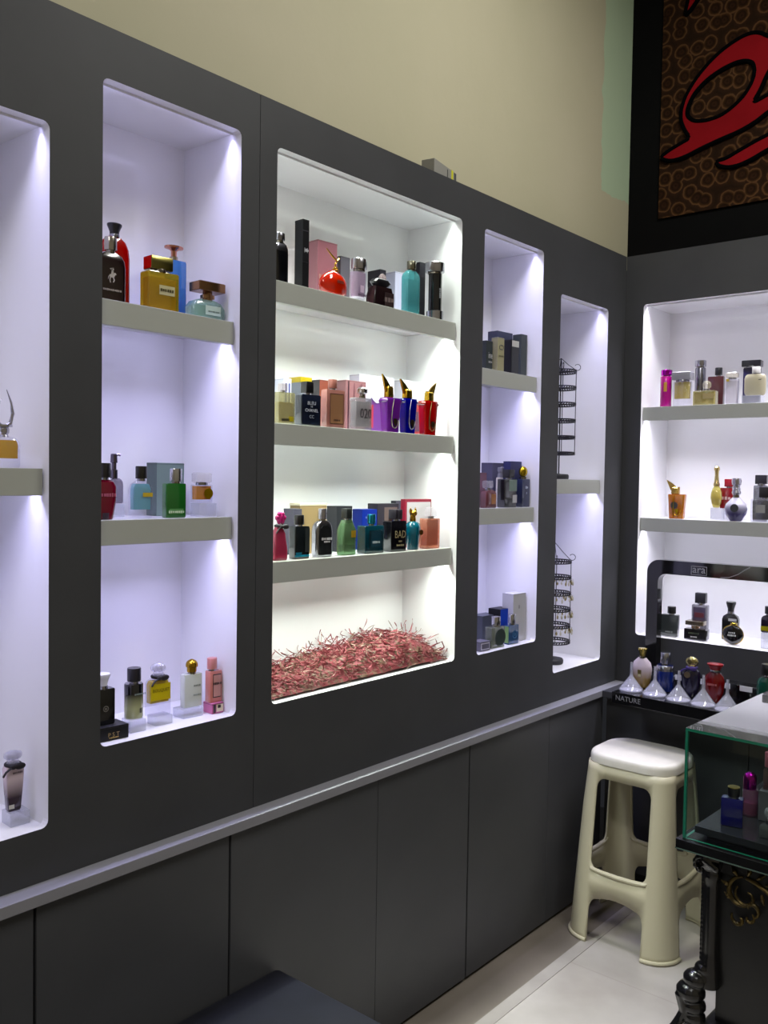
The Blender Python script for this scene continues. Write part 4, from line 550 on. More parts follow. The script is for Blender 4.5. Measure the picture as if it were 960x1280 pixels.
 {'k': 'bottle', 'l': 'red oval bottle with a flared red cap', 'p': (0.4677, -0.25, 0.781), 'r': 0.07, 'w': 0.0671, 'd': 0.0302, 'h': 0.103, 'hc': 0.0252, 'cw': 0.0528, 'co': 0.0013, 'cr': 1, 'prof': [(0, 0.5, 0.6), (0.05, 0.62, 0.7), (0.35, 0.9, 0.95), (0.65, 1, 1), (0.85, 0.86, 0.9), (0.96, 0.5, 0.6), (1, 0.4, 0.5)], 'body': 'tint:7c0c18', 'cap': 'flare', 'cc': 'p:8c1420', 'txt': [('~Rouge', -0.05, 0.58, 0.08, 'b46a6c')]},
 {'k': 'bottle', 'l': 'green rounded bottle with a black cap, last on the tester stand', 'p': (0.6445, -0.27, 0.781), 'r': 0.07, 'w': 0.0717, 'd': 0.0359, 'h': 0.1148, 'hc': 0.0393, 'cw': 0.0505, 'co': 0.0025, 'cr': 1, 'prof': [(0, 0.9, 0.9), (0.05, 1, 1), (0.72, 1, 1), (0.85, 0.93, 0.95), (0.94, 0.75, 0.85), (1, 0.42, 0.6)], 'body': 'tint:1c5c4c', 'cap': 'cyl', 'cc': 'p:101012'},
 {'k': 'bottle', 'l': 'cobalt blue square bottle with a gold topped black cap inside the glass showcase', 'p': (0.7931, -1.0015, 0.6694), 'r': 0.209, 'w': 0.0501, 'd': 0.0251, 'h': 0.0677, 'hc': 0.0257, 'cw': 0.0293, 'co': 0.002, 'cr': 0.15, 'prof': [(0, 0.95, 0.95), (0.03, 1, 1), (0.97, 1, 1), (1, 0.94, 0.94)], 'body': 'tint:0c1288', 'cap': 'cyl', 'cc': 'p:0b0b14', 'captop': 'c4ac5c'},
 {'k': 'bottle', 'l': 'small magenta bottle with a shiny domed cap inside the glass showcase', 'p': (0.8018, -0.8985, 0.6694), 'r': 0.07, 'w': 0.0374, 'd': 0.0374, 'h': 0.0654, 'hc': 0.0428, 'cw': 0.0322, 'co': -0.002, 'cr': 1, 'prof': [(0, 0.95, 0.95), (0.03, 1, 1), (0.97, 1, 1), (1, 0.94, 0.94)], 'body': 'glass:c88ab0', 'liq': ('c01478', 0.02, 0.5), 'cap': 'rcap', 'cc': 'm:c41cae'},
 {'k': 'riser', 'l': 'grey acrylic block at the right inside the glass showcase', 'p': (0.8712, -0.8985, 0.6694), 'r': 0.07, 'w': 0.0868, 'd': 0.0434, 'h': 0.0738, 'col': '77767e'},
 {'k': 'bottle', 'l': 'clear bottle with a pale pink cap on the grey block inside the glass showcase', 'p': (0.8481, -0.8985, 0.7438), 'r': 0.07, 'w': 0.0303, 'd': 0.0151, 'h': 0.0502, 'hc': 0.0421, 'cw': 0.0278, 'co': 0.0, 'cr': 0.3, 'prof': [(0, 0.95, 0.95), (0.03, 1, 1), (0.97, 1, 1), (1, 0.94, 0.94)], 'body': 'glass:c4a4a8', 'liq': ('a02c48', 0.02, 0.25), 'cap': 'cyl', 'cc': 'p:d87c94'},
 {'k': 'bottle', 'l': 'clear faceted bottle at the front right inside the glass showcase', 'p': (0.8891, -1.0203, 0.6694), 'r': 0.07, 'w': 0.0453, 'd': 0.0272, 'h': 0.033, 'hc': 0.0382, 'cw': 0.032, 'co': 0.0, 'cr': 0.3, 'prof': [(0, 0.95, 0.95), (0.03, 1, 1), (0.78, 1, 1), (0.9, 0.86, 0.9), (1, 0.4, 0.5)], 'body': 'glass:a4a8ac', 'cap': 'crystal', 'cc': 'c:d4d6da'},
]
FUN = [(0.191, -0.282), (0.281, -0.292), (0.37, -0.306), (0.455, -0.313), (0.537, -0.326)]
# ------------------------------------------------------------ perfume bottles, cartons, blocks
def emblem(kind, cx, cz, s, color, y, root):
    bm = bmesh.new(); t = .0006
    T = lambda u, v, tt: Vector((cx+u*s, y-tt, cz+v*s))
    def P(pts, hole=None): poly_prism(bm, [pts]+([hole] if hole else []), T, t)
    metal = kind in ('disc', 'ring') and color in ('d8b426', 'b8b8bc', 'a8702c')
    if kind == 'disc': P(arc(0, 0, .5, 0, 2*PI*.97, 26))
    elif kind == 'ring':
        P(arc(0, 0, .5, 0, 2*PI*.97, 26), arc(0, 0, .36, 0, 2*PI*.97, 22)); P(arc(0, 0, .2, 0, 2*PI*.95, 14))
    elif kind == 'rings':
        for sx in (-1, 1):
            a = arc(sx*.14, 0, .36, PI*.25, PI*1.75, 20) if sx < 0 else arc(sx*.14, 0, .36, PI*1.25, PI*2.75, 20)
            tube(bm, [T(u, v, .0003) for u, v in a], s*.05, 6)
    elif kind == 'croc':
        P([(-.5, .05), (-.1, .16), (.2, .14), (.5, .22), (.5, .08), (.25, -.02), (.2, -.14), (.08, -.02), (-.2, -.04), (-.26, -.16), (-.34, -.04)])
    elif kind == 'rider':
        P([(-.24, -.02), (-.2, .1), (.05, .1), (.16, .26), (.26, .22), (.32, .12), (.22, .1), (.16, -.05), (.1, -.12), (-.16, -.12)])          # horse
        P([(-.2, -.1), (-.12, -.1), (-.16, -.3), (-.12, -.48), (-.18, -.48), (-.22, -.3)]); P([(.04, -.1), (.12, -.1), (.2, -.28), (.1, -.46), (.05, -.44), (.12, -.28)])
        P([(-.24, .0), (-.3, -.04), (-.34, -.26), (-.3, -.24)])
        P([(-.1, .1), (.06, .12), (.1, .3), (.02, .42), (-.06, .34)]); P(arc(.06, .46, .06, 0, 6, 10))                                          # rider
        P([(.08, .28), (.11, .31), (-.14, .5), (.1, .56), (.1, .59), (-.2, .52)])                                                             # mallet
    finish('emblem', bm, plain(color, .3, 1 if metal else 0), root, smooth=False)
def build_label(it, root, w, d, h, off=0):
    y = -d/2-off
    for i, (cx, z0, z1, wf, col) in enumerate(it.get('lab', [])):
        bm = bmesh.new(); yy = y-.0007*i
        if it.get('cr', 0) >= .75 or it.get('rnd'):
            # wraps the curved front
            k = 9; amax = math.asin(min(.98, wf*.92)); a0 = math.asin(max(-.9, min(.9, cx)))
            wz = lambda z: prof_at(it['prof'], z)
            cols = []
            for j in range(k):
                a = a0+amax*(2*j/(k-1)-1)*.6
                col_ = []
                for q in range(5):
                    zf = z0+(z1-z0)*q/4; fw, fd = wz(zf)
                    col_.append(bm.verts.new((math.sin(a)*w/2*fw*1.012, -math.cos(a)*d/2*fd*1.02-.0005, zf*h)))
                cols.append(col_)
            for a, b in zip(cols, cols[1:]):
                for q in range(4): bm.faces.new((a[q], b[q], b[q+1], a[q+1]))
            finish('label', bm, plain(col, .4), root)
            continue
        x0, x1 = (cx-wf/2)*w, (cx+wf/2)*w
        x0, x1 = max(x0, -w*.49), min(x1, w*.49)
        plate(bm, x0, x1, z0*h, z1*h, yy)
        finish('label', bm, plain(col, .35), root, smooth=False)
    n = len(it.get('lab', []))
    for i, (s, cx, zc, hf, col) in enumerate(it.get('txt', [])):
        yy = y-.0007*n-.0006
        if it.get('rnd') or it.get('cr', 0) >= .75:
            fw, fd = prof_at(it.get('prof', [(0, 1, 1), (1, 1, 1)]), zc); yy = -d/2*fd*math.sqrt(max(.05, 1-(2*cx/fw)**2))-.0012
        lettering(s, cx*w, zc*h, hf*h, col, yy, root, w*(.8-abs(cx)), rot90=bool(it.get('tv')))
    if it.get('emb'):
        k, cx, zc, sf, col = it['emb']; emblem(k, cx*w, zc*h, sf*w, col, y-.0007*n-.0002, root)
def prof_at(prof, z):
    for (a, wa, da), (b, wb, db) in zip(prof, prof[1:]):
        if z <= b:
            f = (z-a)/max(b-a, 1e-6); return wa+(wb-wa)*f, da+(db-da)*f
    return prof[-1][1], prof[-1][2]
CYL = [(0, .97, .97), (.04, 1, 1), (.94, 1, 1), (1, .94, .94)]
def neck(root, x, z0, r, h, mat='m:a9a9b0'):
    bm = bmesh.new(); loft(bm, r*2, r*2, z0, h, [(0, 1, 1), (.5, 1, 1), (1, .95, .95)], 1, x); finish('collar', bm, matof(mat), root)
def build_cap(it, root, w, d, h):
    hc, cw, x = it['hc'], it['cw'], it.get('co', 0); k = it['cap']; m = matof(it['cc']); cd_ = min(cw, max(d*.95, cw*.6))
    z = h; bm = bmesh.new(); N = 'cap'
    nh = hc*.14
    if k in ('cyl', 'box', 'flare', 'dome', 'ball', 'knob', 'sidebox', 'crystal', 'crystalbox', 'twin', 'rosette', 'vdisc', 'spool'):
        neck(root, x, h-.0012, cw*.34, nh+.003, 'm:8a8478' if it['cc'][0] == 'm' else 'm:9a9aa2'); z = h+nh; hc -= nh
    if k == 'cyl': loft(bm, cw, cw if it.get('rnd') else min(cw, max(d, cw*.8)), z, hc, CYL, 1, x)
    elif k == 'box': loft(bm, cw, cd_, z, hc, CYL, .15, x)
    elif k == 'sidebox': loft(bm, cw, cd_, z, hc, CYL, .1, x)
    elif k == 'twin':
        for s in (-1, 1): loft(bm, cw*.47, cd_, z, hc, CYL, .3, x+s*cw*.25)
    elif k == 'flare': loft(bm, cw, cw*.8, z, hc, [(0, .62, .62), (.3, .66, .66), (.62, .86, .86), (.8, 1, 1), (.95, 1, 1), (1, .9, .9)], 1, x)
    elif k == 'dome': loft(bm, cw, cw, z, hc, [(0, .8, .8), (.35, .8, .8), (.4, 1, 1), (.6, 1, 1), (.75, .9, .9), (.88, .66, .66), (.97, .3, .3), (1, .1, .1)], 1, x)
    elif k == 'rcap': loft(bm, cw, cw, h-.001, hc, [(0, .95, .95), (.1, 1, 1), (.62, 1, 1), (.78, .95, .95), (.9, .76, .76), (.97, .48, .48), (1, .2, .2)], 1, x)
    elif k == 'ball': ball(bm, (x, 0, z+hc/2), cw/2, min(cw, d*1.1)/2, hc/2)
    elif k == 'knob': loft(bm, cw, cw, z, hc, [(0, .5, .5), (.25, .55, .55), (.4, 1, 1), (.8, 1, 1), (.95, .75, .75), (1, .5, .5)], .7, x)
    elif k == 'vdisc': loft(bm, cw, cw*.4, z, hc, [(0, .3, .6), (.1, .6, .8), (.25, .85, 1), (.5, 1, 1), (.75, .85, 1), (.9, .6, .8), (1, .2, .6)], 1, x)
    elif k == 'crystal':
        loft(bm, cw*.55, cw*.5, z, hc*.4, [(0, .7, .7), (.5, 1, 1), (1, .8, .8)], .6, x)
        for i in range(7):
            a = 2*PI*i/7; ball(bm, (x+math.cos(a)*cw*.3, math.sin(a)*min(cw*.3, d*.4), z+hc*.62), cw*.2, cw*.16, hc*.3, 0, 8)
        ball(bm, (x, 0, z+hc*.7), cw*.22, cw*.2, hc*.32, 0, 8)
    elif k == 'crystalbox':
        loft(bm, cw, cd_, z, hc, [(0, .8, .8), (.12, 1, 1), (.88, 1, 1), (1, .85, .85)], .2, x)
    elif k == 'spool':
        loft(bm, cw, cw, z, hc, [(0, .8, .8), (.12, 1, 1), (.3, .8, .8), (.33, .9, .9), (.45, .72, .72), (.55, .75, .75), (.6, .95, .95), (.85, 1.05, 1.05), (1, .9, .9)], 1, x)
    elif k == 'neck':
        loft(bm, cw, cw, z, hc, [(0, 1, 1), (.12, 1.05, 1.05), (.2, .8, .8), (.55, .62, .62), (.78, .7, .7), (.8, .95, .95), (.85, .95, .95), (.93, .9, .9), (1, .5, .5)], 1, x)
    elif k == 'bar':
        neck(root, x, h-.001, cw*.16, hc*.5, it['cc'] if it['cc'][0] == 'm' else 'm:a08a5a')
        bm2 = bmesh.new(); loft(bm2, cw*.42, cd_*.5, h+hc*.1, hc*.22, CYL, .5, x); finish('ring', bm2, matof('m:b08a68'), root)
        loft(bm, cw, cd_, h+hc*.48, hc*.52, CYL, .12, x)
    elif k == 'T':
        bm2 = bmesh.new(); loft(bm2, cw*.42, cw*.42, h-.001, hc*.3, CYL, 1, x); finish('collar', bm2, matof('m:b9ad9a'), root)
        loft(bm, cw, cw*.75, h+hc*.28, hc*.72, [(0, .3, .3), (.55, .32, .32), (.7, .55, .55), (.8, 1, 1), (.95, 1, 1), (1, .9, .9)], 1, x)
    elif k == 'pump':
        loft(bm, cw, cw, h-.001, hc, [(0, .9, .9), (.35, .9, .9), (.37, .6, .6), (.62, .6, .6), (.64, .9, .9), (.97, .8, .8), (1, .6, .6)], 1, x)
        tube(bm, [(x, 0, h+hc*.88), (x+cw*.5, -cw*.1, h+hc*.95), (x+cw*.8, -cw*.15, h+hc*.93)], cw*.16, 8)
    elif k == 'gem':
        loft(bm, w*.86, d*.7, h+hc*.02, hc*.62, [(0, .45, .45), (.2, .8, .85), (.5, 1, 1), (.8, .8, .85), (1, .4, .4)], .9, 0)
        bm2 = bmesh.new(); loft(bm2, w*.3, d*.4, h+hc*.6, hc*.4, [(0, 1, 1), (.6, .8, .8), (1, .3, .3)], .5, w*.1); finish('stopper', bm2, matof('c:d8c0c4'), root)
    elif k == 'antler':
        loft(bm, cw, cw, h-.001, hc*.42, [(0, .8, .8), (.3, 1, 1), (.5, .7, .7), (.8, .75, .75), (1, .5, .5)], 1, x)
        tube(bm, [(x, 0, h+hc*.35), (x-.002, 0, h+hc*.7), (x+.006, 0, h+hc*.95), (x-.012, 0, h+hc*1.35), (x-.032, 0, h+hc*1.9)], [.0025, .0026, .003, .0026, .0012], 8)
        tube(bm, [(x+.006, 0, h+hc*.95), (x+.013, 0, h+hc*1.25)], [.0025, .001], 8)
    elif k == 'horns':
        loft(bm, cw*.5, cw*.4, h-.001, hc*.6, [(0, 1, 1), (.2, .7, .7), (.4, .95, .95), (.7, 1, 1), (1, .6, .6)], 1, x)
        for s in (-1, 1):
            r = 1.0 if s > 0 else .72
            tube(bm, [(x+s*cw*.02, 0, h+hc*.45), (x+s*cw*.3, 0, h+hc*.7), (x+s*cw*.42, 0, h+hc*(.7+.5*r)), (x+s*cw*.34, 0, h+hc*(.7+1.1*r)), (x+s*cw*.12, 0, h+hc*(.7+1.75*r))], [cw*.09, cw*.1, cw*.09, cw*.06, cw*.015], 8)
        loft(bm, cw*.8, cw*.5, h+hc*.5, hc*.12, CYL, 1, x)
    elif k == 'ears':
        loft(bm, cw*.7, cw*.6, h-.001, hc*.6, [(0, .8, .8), (.2, 1, 1), (.6, .85, .85), (1, .7, .7)], 1, x)
        ball(bm, (x, -cw*.06, h+hc*.6), cw*.36, cw*.4, hc*.26, 0, 12)
        for s in (-1, 1): loft(bm, cw*.3, cw*.2, h+hc*.66, hc*.38, [(0, 1, 1), (.5, .8, .8), (1, .08, .1)], .6, x+s*cw*.34)
    elif k == 'rosette':
        ball(bm, (x, 0, z+hc*.5), cw*.3, cw*.25, hc*.42, 0, 12)
        for i in range(6):
            a = 2*PI*i/6; ball(bm, (x+math.cos(a)*cw*.3, -cw*.06, z+hc*.5+math.sin(a)*hc*.28), cw*.2, cw*.16, hc*.22, 0, 10)
    elif k == 'wing':
        s = it.get('lean', -1)
        loft(bm, cw*.8, cw*.6, h-.001, hc*.5, [(0, .7, .7), (.12, 1, 1), (.9, .95, .95), (1, .7, .7)], .3, x)
        pts = [(-s*.42, .3), (s*.1, .18), (s*.5, .28), (s*.72, .62), (s*.95, 1.0), (s*.3, .74), (-s*.1, .5), (-s*.42, .52)]
        poly_prism(bm, [[(x+u*cw, h+v*hc) for u, v in pts]], lambda u, v, t: Vector((u, t-cw*.1, v)), cw*.2)
    fin = finish(N, bm, m, root)
    if k == 'sidebox':
        b2 = bmesh.new(); box(b2, x-cw/2-.0006, x-cw/2+.0012, -cd_*.46, cd_*.46, z+hc*.04, z+hc*.97); finish('side_panel', b2, plain(it['cs'], .25), fin, smooth=False)
    if it.get('captop'):
        b2 = bmesh.new(); loft(b2, cw*.96, cw*.96, z+hc-.0004, .002, CYL, 1, x); finish('cap_disc', b2, plain(it['captop'], .3, 1), fin)
def make_bottle(it):
    root = empty('perfume_bottle', it['p'], it['r'], it['l'], 'bottle', 'perfume bottles on display')
    w, d, h = it['w'], it['d'], it['h']; cr = it.get('cr', .3); prof = it['prof']
    bm = bmesh.new(); loft(bm, w, d, 0, h, prof, cr); finish('body', bm, matof(it['body']), root)
    if it.get('liq'):
        col, a, b = it['liq']
        pr = [(0, *[q*.97 for q in prof_at(prof, a)])]
        pr += [((zf-a)/(b-a), wf, df) for zf, wf, df in prof if a < zf < b]
        pr.append((1, *prof_at(prof, b)))
        bm = bmesh.new(); loft(bm, w*.88, d*.82, a*h+.001, (b-a)*h-.002, pr, cr); 
        with tone(1.0): ml = glassy(col, .62)
        finish('perfume', bm, ml, root)
        if it['body'] == 'clear' or a > .12:
            pass
    if it.get('band'):
        a, b, col = it['band']; pr = [(0, *[q*1.025 for q in prof_at(prof, a)])]
        pr += [((zf-a)/(b-a), wf*1.025, df*1.025) for zf, wf, df in prof if a < zf < b]
        pr.append((1, *[q*1.025 for q in prof_at(prof, b)]))
        bm = bmesh.new(); loft(bm, w, d, a*h, (b-a)*h, pr, cr); finish('metal_band', bm, plain(col, .2, 1), root)
    if it.get('face'):
        bm = bmesh.new(); pts = [(u, v) for u, v in [(-.36, .06), (.36, .06), (.38, .6), (.3, .78), (.14, .86), (-.14, .86), (-.3, .78), (-.38, .6)]]
        poly_prism(bm, [[(u*w, v*h) for u, v in pts]], lambda u, v, t: Vector((u, -d/2-.0003-t, v)), .0006); finish('face_panel', bm, plain(it['face'], .15, 0, .5), root, smooth=False)
    if it.get('rim'):
        bm = bmesh.new(); tube(bm, [(u*w/h, d*.12, v) for u, v in arc(0, h*.5, h*.5-.0005, 0, 2*PI*.97, 30)], .003, 8, 0, True); finish('rim', bm, plain(it['rim'], .25, 1), root)
    if it.get('side'):
        bm = bmesh.new(); box(bm, -w/2-.0006, -w/2+.0004, -d*.42, d*.42, h*.08, h*.95); finish('side_panel', bm, plain(it['side'], .25), root, smooth=False)
    if it.get('ribbon'):
        col, s = it['ribbon']; bm = bmesh.new(); cw = it['cw']; x = it.get('co', 0)
        lathe(bm, [(cw*.40, h-.001), (cw*.44, h+.0015), (cw*.44, h+.004), (cw*.40, h+.0055)], x, 0, 20)
        ball(bm, (x+cw*.2, -cw*.42, h+.001), cw*.3, cw*.08, cw*.18, 0, 10); ball(bm, (x-cw*.15, -cw*.42, h+.001), cw*.2, cw*.07, cw*.13, 0, 10)
        tube(bm, [(x-cw*.2, -cw*.42, h+.001), (x-cw*.55, -cw*.44, h-.006), (x-cw*.7, -cw*.45, h-.014)], cw*.06, 6)
        finish('ribbon', bm, plain(col, .6), root)
    if it.get('tote'):
        ec, oc = it['tote']
        if ec:
            for s in (-1, 1):
                bm = bmesh.new()
                tube(bm, [(s*w*.44, -d*.46, h*.9), (s*w*.5, -d*.2, h*.93), (s*w*.5, d*.2, h*.93), (s*w*.44, d*.46, h*.9)], [w*.07, w*.09, w*.09, w*.07], 10)
                finish('ear', bm, glassy(ec, .72), root)
        bm = bmesh.new(); y = -d/2-.001
        pts = []
        for i in range(17):
            t = i/16; a = PI*(1+t); pts.append((w*.22*math.cos(a)+w*.06, y*(.93 if .2 < t < .8 else .97), h*.36+h*.26*math.sin(a)*(.9)))
        pts = [(w*.0, y*.9, h*.97), (-w*.12, y*1.0, h*.7)]+pts
        tube(bm, pts, [.0009]*2+[.0016]*17, 6); finish('neck_chain', bm, plain(oc, .3, 1), root)
        bm = bmesh.new(); poly_prism(bm, [[(w*.06+u*w, h*.3+v*h) for u, v in ((-.1, .1), (.1, .1), (.12, 0), (0, -.13), (-.12, 0))]], lambda u, v, t: Vector((u, y-t, v)), .002)
        finish('charm', bm, plain('6a5434' if ec else 'c8a83c', .35, 1), root)
    build_label(it, root, w, d, h)
    if it.get('cap'): build_cap(it, root, w, d, h)
    return root
def make_carton(it):
    root = empty('perfume_carton', it['p'], it['r'], it['l'], 'carton', 'perfume cartons on display')
    w, d, h = it['w'], it['d'], it['h']
    bm = bmesh.new(); box(bm, -w/2, w/2, -d/2, d/2, 0, h, 0, .0008)
    if it.get('edge'):
        for f in bm.faces:
            if abs(f.normal.x) > .9 or f.normal.z > .9 or (f.calc_center_median().x < -w/2+.0004): f.material_index = 1
    bm.normal_update()
    for f in bm.faces:
        f.material_index = 1 if (it.get('edge') and (abs(f.normal.x) > .9 or f.normal.z > .9)) else 0
    finish('box_body', bm, [plain(it['col'], .45, 0, 0, .25), plain(it.get('edge', it['col']), .45, 0, 0, .25)], root, smooth=False)
    # flap seam of the lid
    bm = bmesh.new(); box(bm, -w/2-.0002, w/2+.0002, -d/2-.0002, d/2+.0002, h-.0032, h-.0026)
    finish('lid_seam', bm, plain('26262a' if lin(it['col'])[1] < .3 else '8a8a8e', .6), root, smooth=False)
    if it.get('lid'):
        c, f = it['lid']; bm = bmesh.new(); box(bm, -w/2-.0008, w/2+.0008, -d/2-.0008, d/2+.0008, h*(1-f), h+.001, 0, .0006); finish('lid', bm, plain(c, .45), root, smooth=False)
    if it.get('scallop'):
        bm = bmesh.new(); pts = [(-.49, .62)]
        for i in range(3):
            for j in range(1, 7): pts.append((-.49+.98*(i+j/6)/3, .62-.09*math.sin(PI*j/6)))
        pts += [(.49, .8), (-.49, .8)]
        poly_prism(bm, [[(u*w, v*h) for u, v in pts]], lambda u, v, t: Vector((u, -d/2-.0016-t, v)), .0004); finish('scalloped_trim', bm, plain(it['scallop'], .4), root, smooth=False)
    build_label(it, root, w, d, h)
    return root
M_acr = glassy('d4d6de', .3, 'f4f5fa')
def make_riser(it):
    w, d, h = it['w'], it['d'], it['h']
    bm = bmesh.new(); box(bm, -w/2, w/2, -d/2, d/2, 0, h, 0, .0012)
    o = finish('acrylic_block', bm, plain(it['col'], .3) if it.get('col') else M_acr, None, smooth=False)
    o.location = it['p']; o.rotation_euler = (0, 0, it['r'])
    tag(o, it['l'], 'display block', 'acrylic blocks under bottles')
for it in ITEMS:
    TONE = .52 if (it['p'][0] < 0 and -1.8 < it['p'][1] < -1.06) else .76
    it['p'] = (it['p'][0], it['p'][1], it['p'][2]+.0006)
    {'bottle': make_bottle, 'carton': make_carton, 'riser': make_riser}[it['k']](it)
TONE = 1.0

# ------------------------------------------------------------ shredded paper
def shreds():
    rnd = random.Random(3); bm = bmesh.new()
    prof = [(-1.79, .035), (-1.69, .045), (-1.6, .05), (-1.53, .062), (-1.47, .072), (-1.42, .07), (-1.37, .072), (-1.3, .088), (-1.24, .09), (-1.17, .08), (-1.1, .05), (-1.075, .012)]
    def H(y):
        for (a, ha), (b, hb) in zip(prof, prof[1:]):
            if y <= b: return ha+(hb-ha)*(y-a)/(b-a)
        return .01
    z0 = .9705
    for i in range(3000):
        y = rnd.uniform(-1.785, -1.075); hy = H(y)
        x = rnd.uniform(-.192, -.0225); fx = min(1, (-.010-x)/.05)*min(1, (x+.215)/.03)
        top = hy*max(.22, fx)
        z = z0+.003+rnd.random()**.6*top
        a = rnd.uniform(0, 2*PI); pitch = rnd.uniform(-.4, .4); L = rnd.uniform(.025, .06); n = 6
        k1 = rnd.uniform(-45, 45); k2 = rnd.uniform(-16, 16)
        wild = rnd.random() < .018
        if wild: pitch = rnd.uniform(.3, 1.2); z = z0+top
        p = Vector((x, y, z)); wv = rnd.uniform(.0008, .0017); prev = None
        mi = 0 if rnd.random() < .52 else (1 if rnd.random() < .45 else (2 if rnd.random() < .75 else 3))
        for j in range(n+1):
            dv = Vector((math.cos(a)*math.cos(pitch), math.sin(a)*math.cos(pitch), math.sin(pitch)))
            sd = dv.cross(Vector((0, 0, 1))); sd = sd.normalized() if sd.length > .01 else Vector((1, 0, 0))
            tw = j*.5+i; sd = sd*math.cos(tw)+dv.cross(sd)*math.sin(tw)
            q = Vector((min(-.021, max(-.196, p.x)), min(-1.0705, max(-1.7885, p.y)), max(z0+.0028, p.z)))
            cur = [bm.verts.new(q+sd*wv), bm.verts.new(q-sd*wv)]
            if prev:
                f = bm.faces.new((prev[0], prev[1], cur[1], cur[0])); f.material_index = mi
            prev = cur; p = p+dv*(L/n); a += k1*L/n; pitch += k2*L/n
    ny, nx = 90, 22; grid = []
    for a in range(ny+1):
        y = -1.786+(1.786-1.08)*a/ny; row = []
        for b in range(nx+1):
            x = -.194+(.194-.0225)*b/nx
            fx = min(1, (-.0205-x)/.045+.02)*min(1, (x+.215)/.03)
            row.append(bm.verts.new((x, y, z0+.003+max(0, H(y)*.72*max(0, fx)+rnd.uniform(-.004, .004)*(fx > .1)))))
        grid.append(row)
    for a in range(ny):
        for b in range(nx):
            f = bm.faces.new((grid[a][b], grid[a+1][b], grid[a+1][b+1], grid[a][b+1])); f.material_index = rnd.choice((0, 0, 2))
    o = finish('shredded_paper', bm, [plain('762a32', .6), plain('90444a', .6), plain('66503e', .6), plain('a89486', .6)], smooth=False)
    tag(o, 'heap of red and tan shredded paper on the floor of the widest niche', 'shredded paper', None, 'stuff')
shreds()

# ------------------------------------------------------------ earring racks
def rack(loc, R, ring_z, top_z, label, droplets):
    root = empty('earring_rack', loc, .35, label, 'rack', 'earring racks in the narrow niche')
    z0 = loc[2]; mt = plain('1c1c24', .35, .6)
    bm = bmesh.new(); lathe(bm, [(R*.62, .0005), (R*.66, .004), (R*.66, .014), (R*.6, .019), (.006, .02), (.006, .021)]); finish('base', bm, plain('15151a', .5), root)
    bm = bmesh.new(); tube(bm, [(0, 0, .018), (0, 0, top_z-z0)], .0024, 8); finish('pole', bm, mt, root)
    for z in ring_z:
        bm = bmesh.new(); zz = z-z0
        for dz in (-.004, .004): tube(bm, [(u, v, zz+dz) for u, v in arc(0, 0, R, 0, 2*PI*39/40, 40)], .0024, 6, 0, True)
        for i in range(36):
            a = 2*PI*i/36; tube(bm, [(R*math.cos(a), R*math.sin(a), zz-.0045), (R*math.cos(a+.1), R*math.sin(a+.1), zz+.0045)], .002, 5)
        finish('ring', bm, mt, root)
    for i in range(4):
        a = PI/2*i+.3
        bm = bmesh.new(); tube(bm, [(R*math.cos(a), R*math.sin(a), ring_z[-1]-z0-.004), (R*math.cos(a), R*math.sin(a), ring_z[0]-z0+.006)], .0015, 6); finish('upright', bm, mt, root)
        bm = bmesh.new(); c, s = math.cos(a), math.sin(a)
        pr = [(.0, top_z-z0), (R*.5, (top_z+ring_z[0])/2-z0), (R*.93, ring_z[0]-z0+.008)]
        cx, cz = R+.004, ring_z[0]-z0+.016
        pr += [(cx+.011*math.cos(t), cz+.011*math.sin(t)) for t in [-2.1+.42*j for j in range(12)]]
        tube(bm, [(c*r, s*r, z) for r, z in pr], .0012, 6); finish('scroll_arm', bm, mt, root)
    if droplets:
        bm = bmesh.new(); rnd = random.Random(5)
        for z in ring_z[1:5]:
            for i in range(26):
                a = 2*PI*i/26+rnd.uniform(-.05, .05); l = rnd.uniform(.014, .024); x, y = (R+.0075)*math.cos(a), (R+.0075)*math.sin(a)
                tube(bm, [(x, y, z-z0-.006), (x, y, z-z0-.006-l*.4)], .0007, 5, 1)
                ball(bm, (x, y, z-z0-.006-l*.7), .0035, .0035, l*.36, i % 2, 6)
        o = finish('earrings', bm, [plain('c9c4b0', .3, .3), plain('a89a6c', .3, .8)]); o.location = loc; o.rotation_euler = (0, 0, .35)
        tag(o, 'small pale earrings dangling from the rings of the lower rack', 'earrings', None, 'stuff')
rack((-.1, -.302, 1.5085), .055, [1.897, 1.838, 1.779, 1.72, 1.66, 1.602], 1.945, 'black wire ring rack on the upper shelf of the narrow niche, without earrings', False)
rack((-.092, -.332, .8425), .060, [1.212, 1.156, 1.098, 1.04, .981, .923], 1.281, 'black wire ring rack hung with pale earrings on the floor of the narrow niche', True)

# ------------------------------------------------------------ little box on top of the cabinet
root = empty('small_carton', (-.045, -1.122, 2.353), RZ+.2, 'small grey carton with a yellow stripe lying on top of the wall cabinet', 'carton')
bm = bmesh.new(); box(bm, -.075, .075, -.02, .02, 0, .042, 0, .001); finish('box_body', bm, plain('8d8c86', .6), root, smooth=False)
bm = bmesh.new(); box(bm, .038, .05, -.0206, .0206, -.0, .0426); finish('yellow_stripe', bm, plain('cfd02a', .5), root, smooth=False)
bm = bmesh.new(); box(bm, .058, .063, -.0206, -.02, .004, .04); box(bm, .066, .069, -.0206, -.02, .004, .04); box(bm, .01, .014, -.0206, -.02, .004, .036); finish('printed_bars', bm, plain('3a3a3c', .6), root, smooth=False)

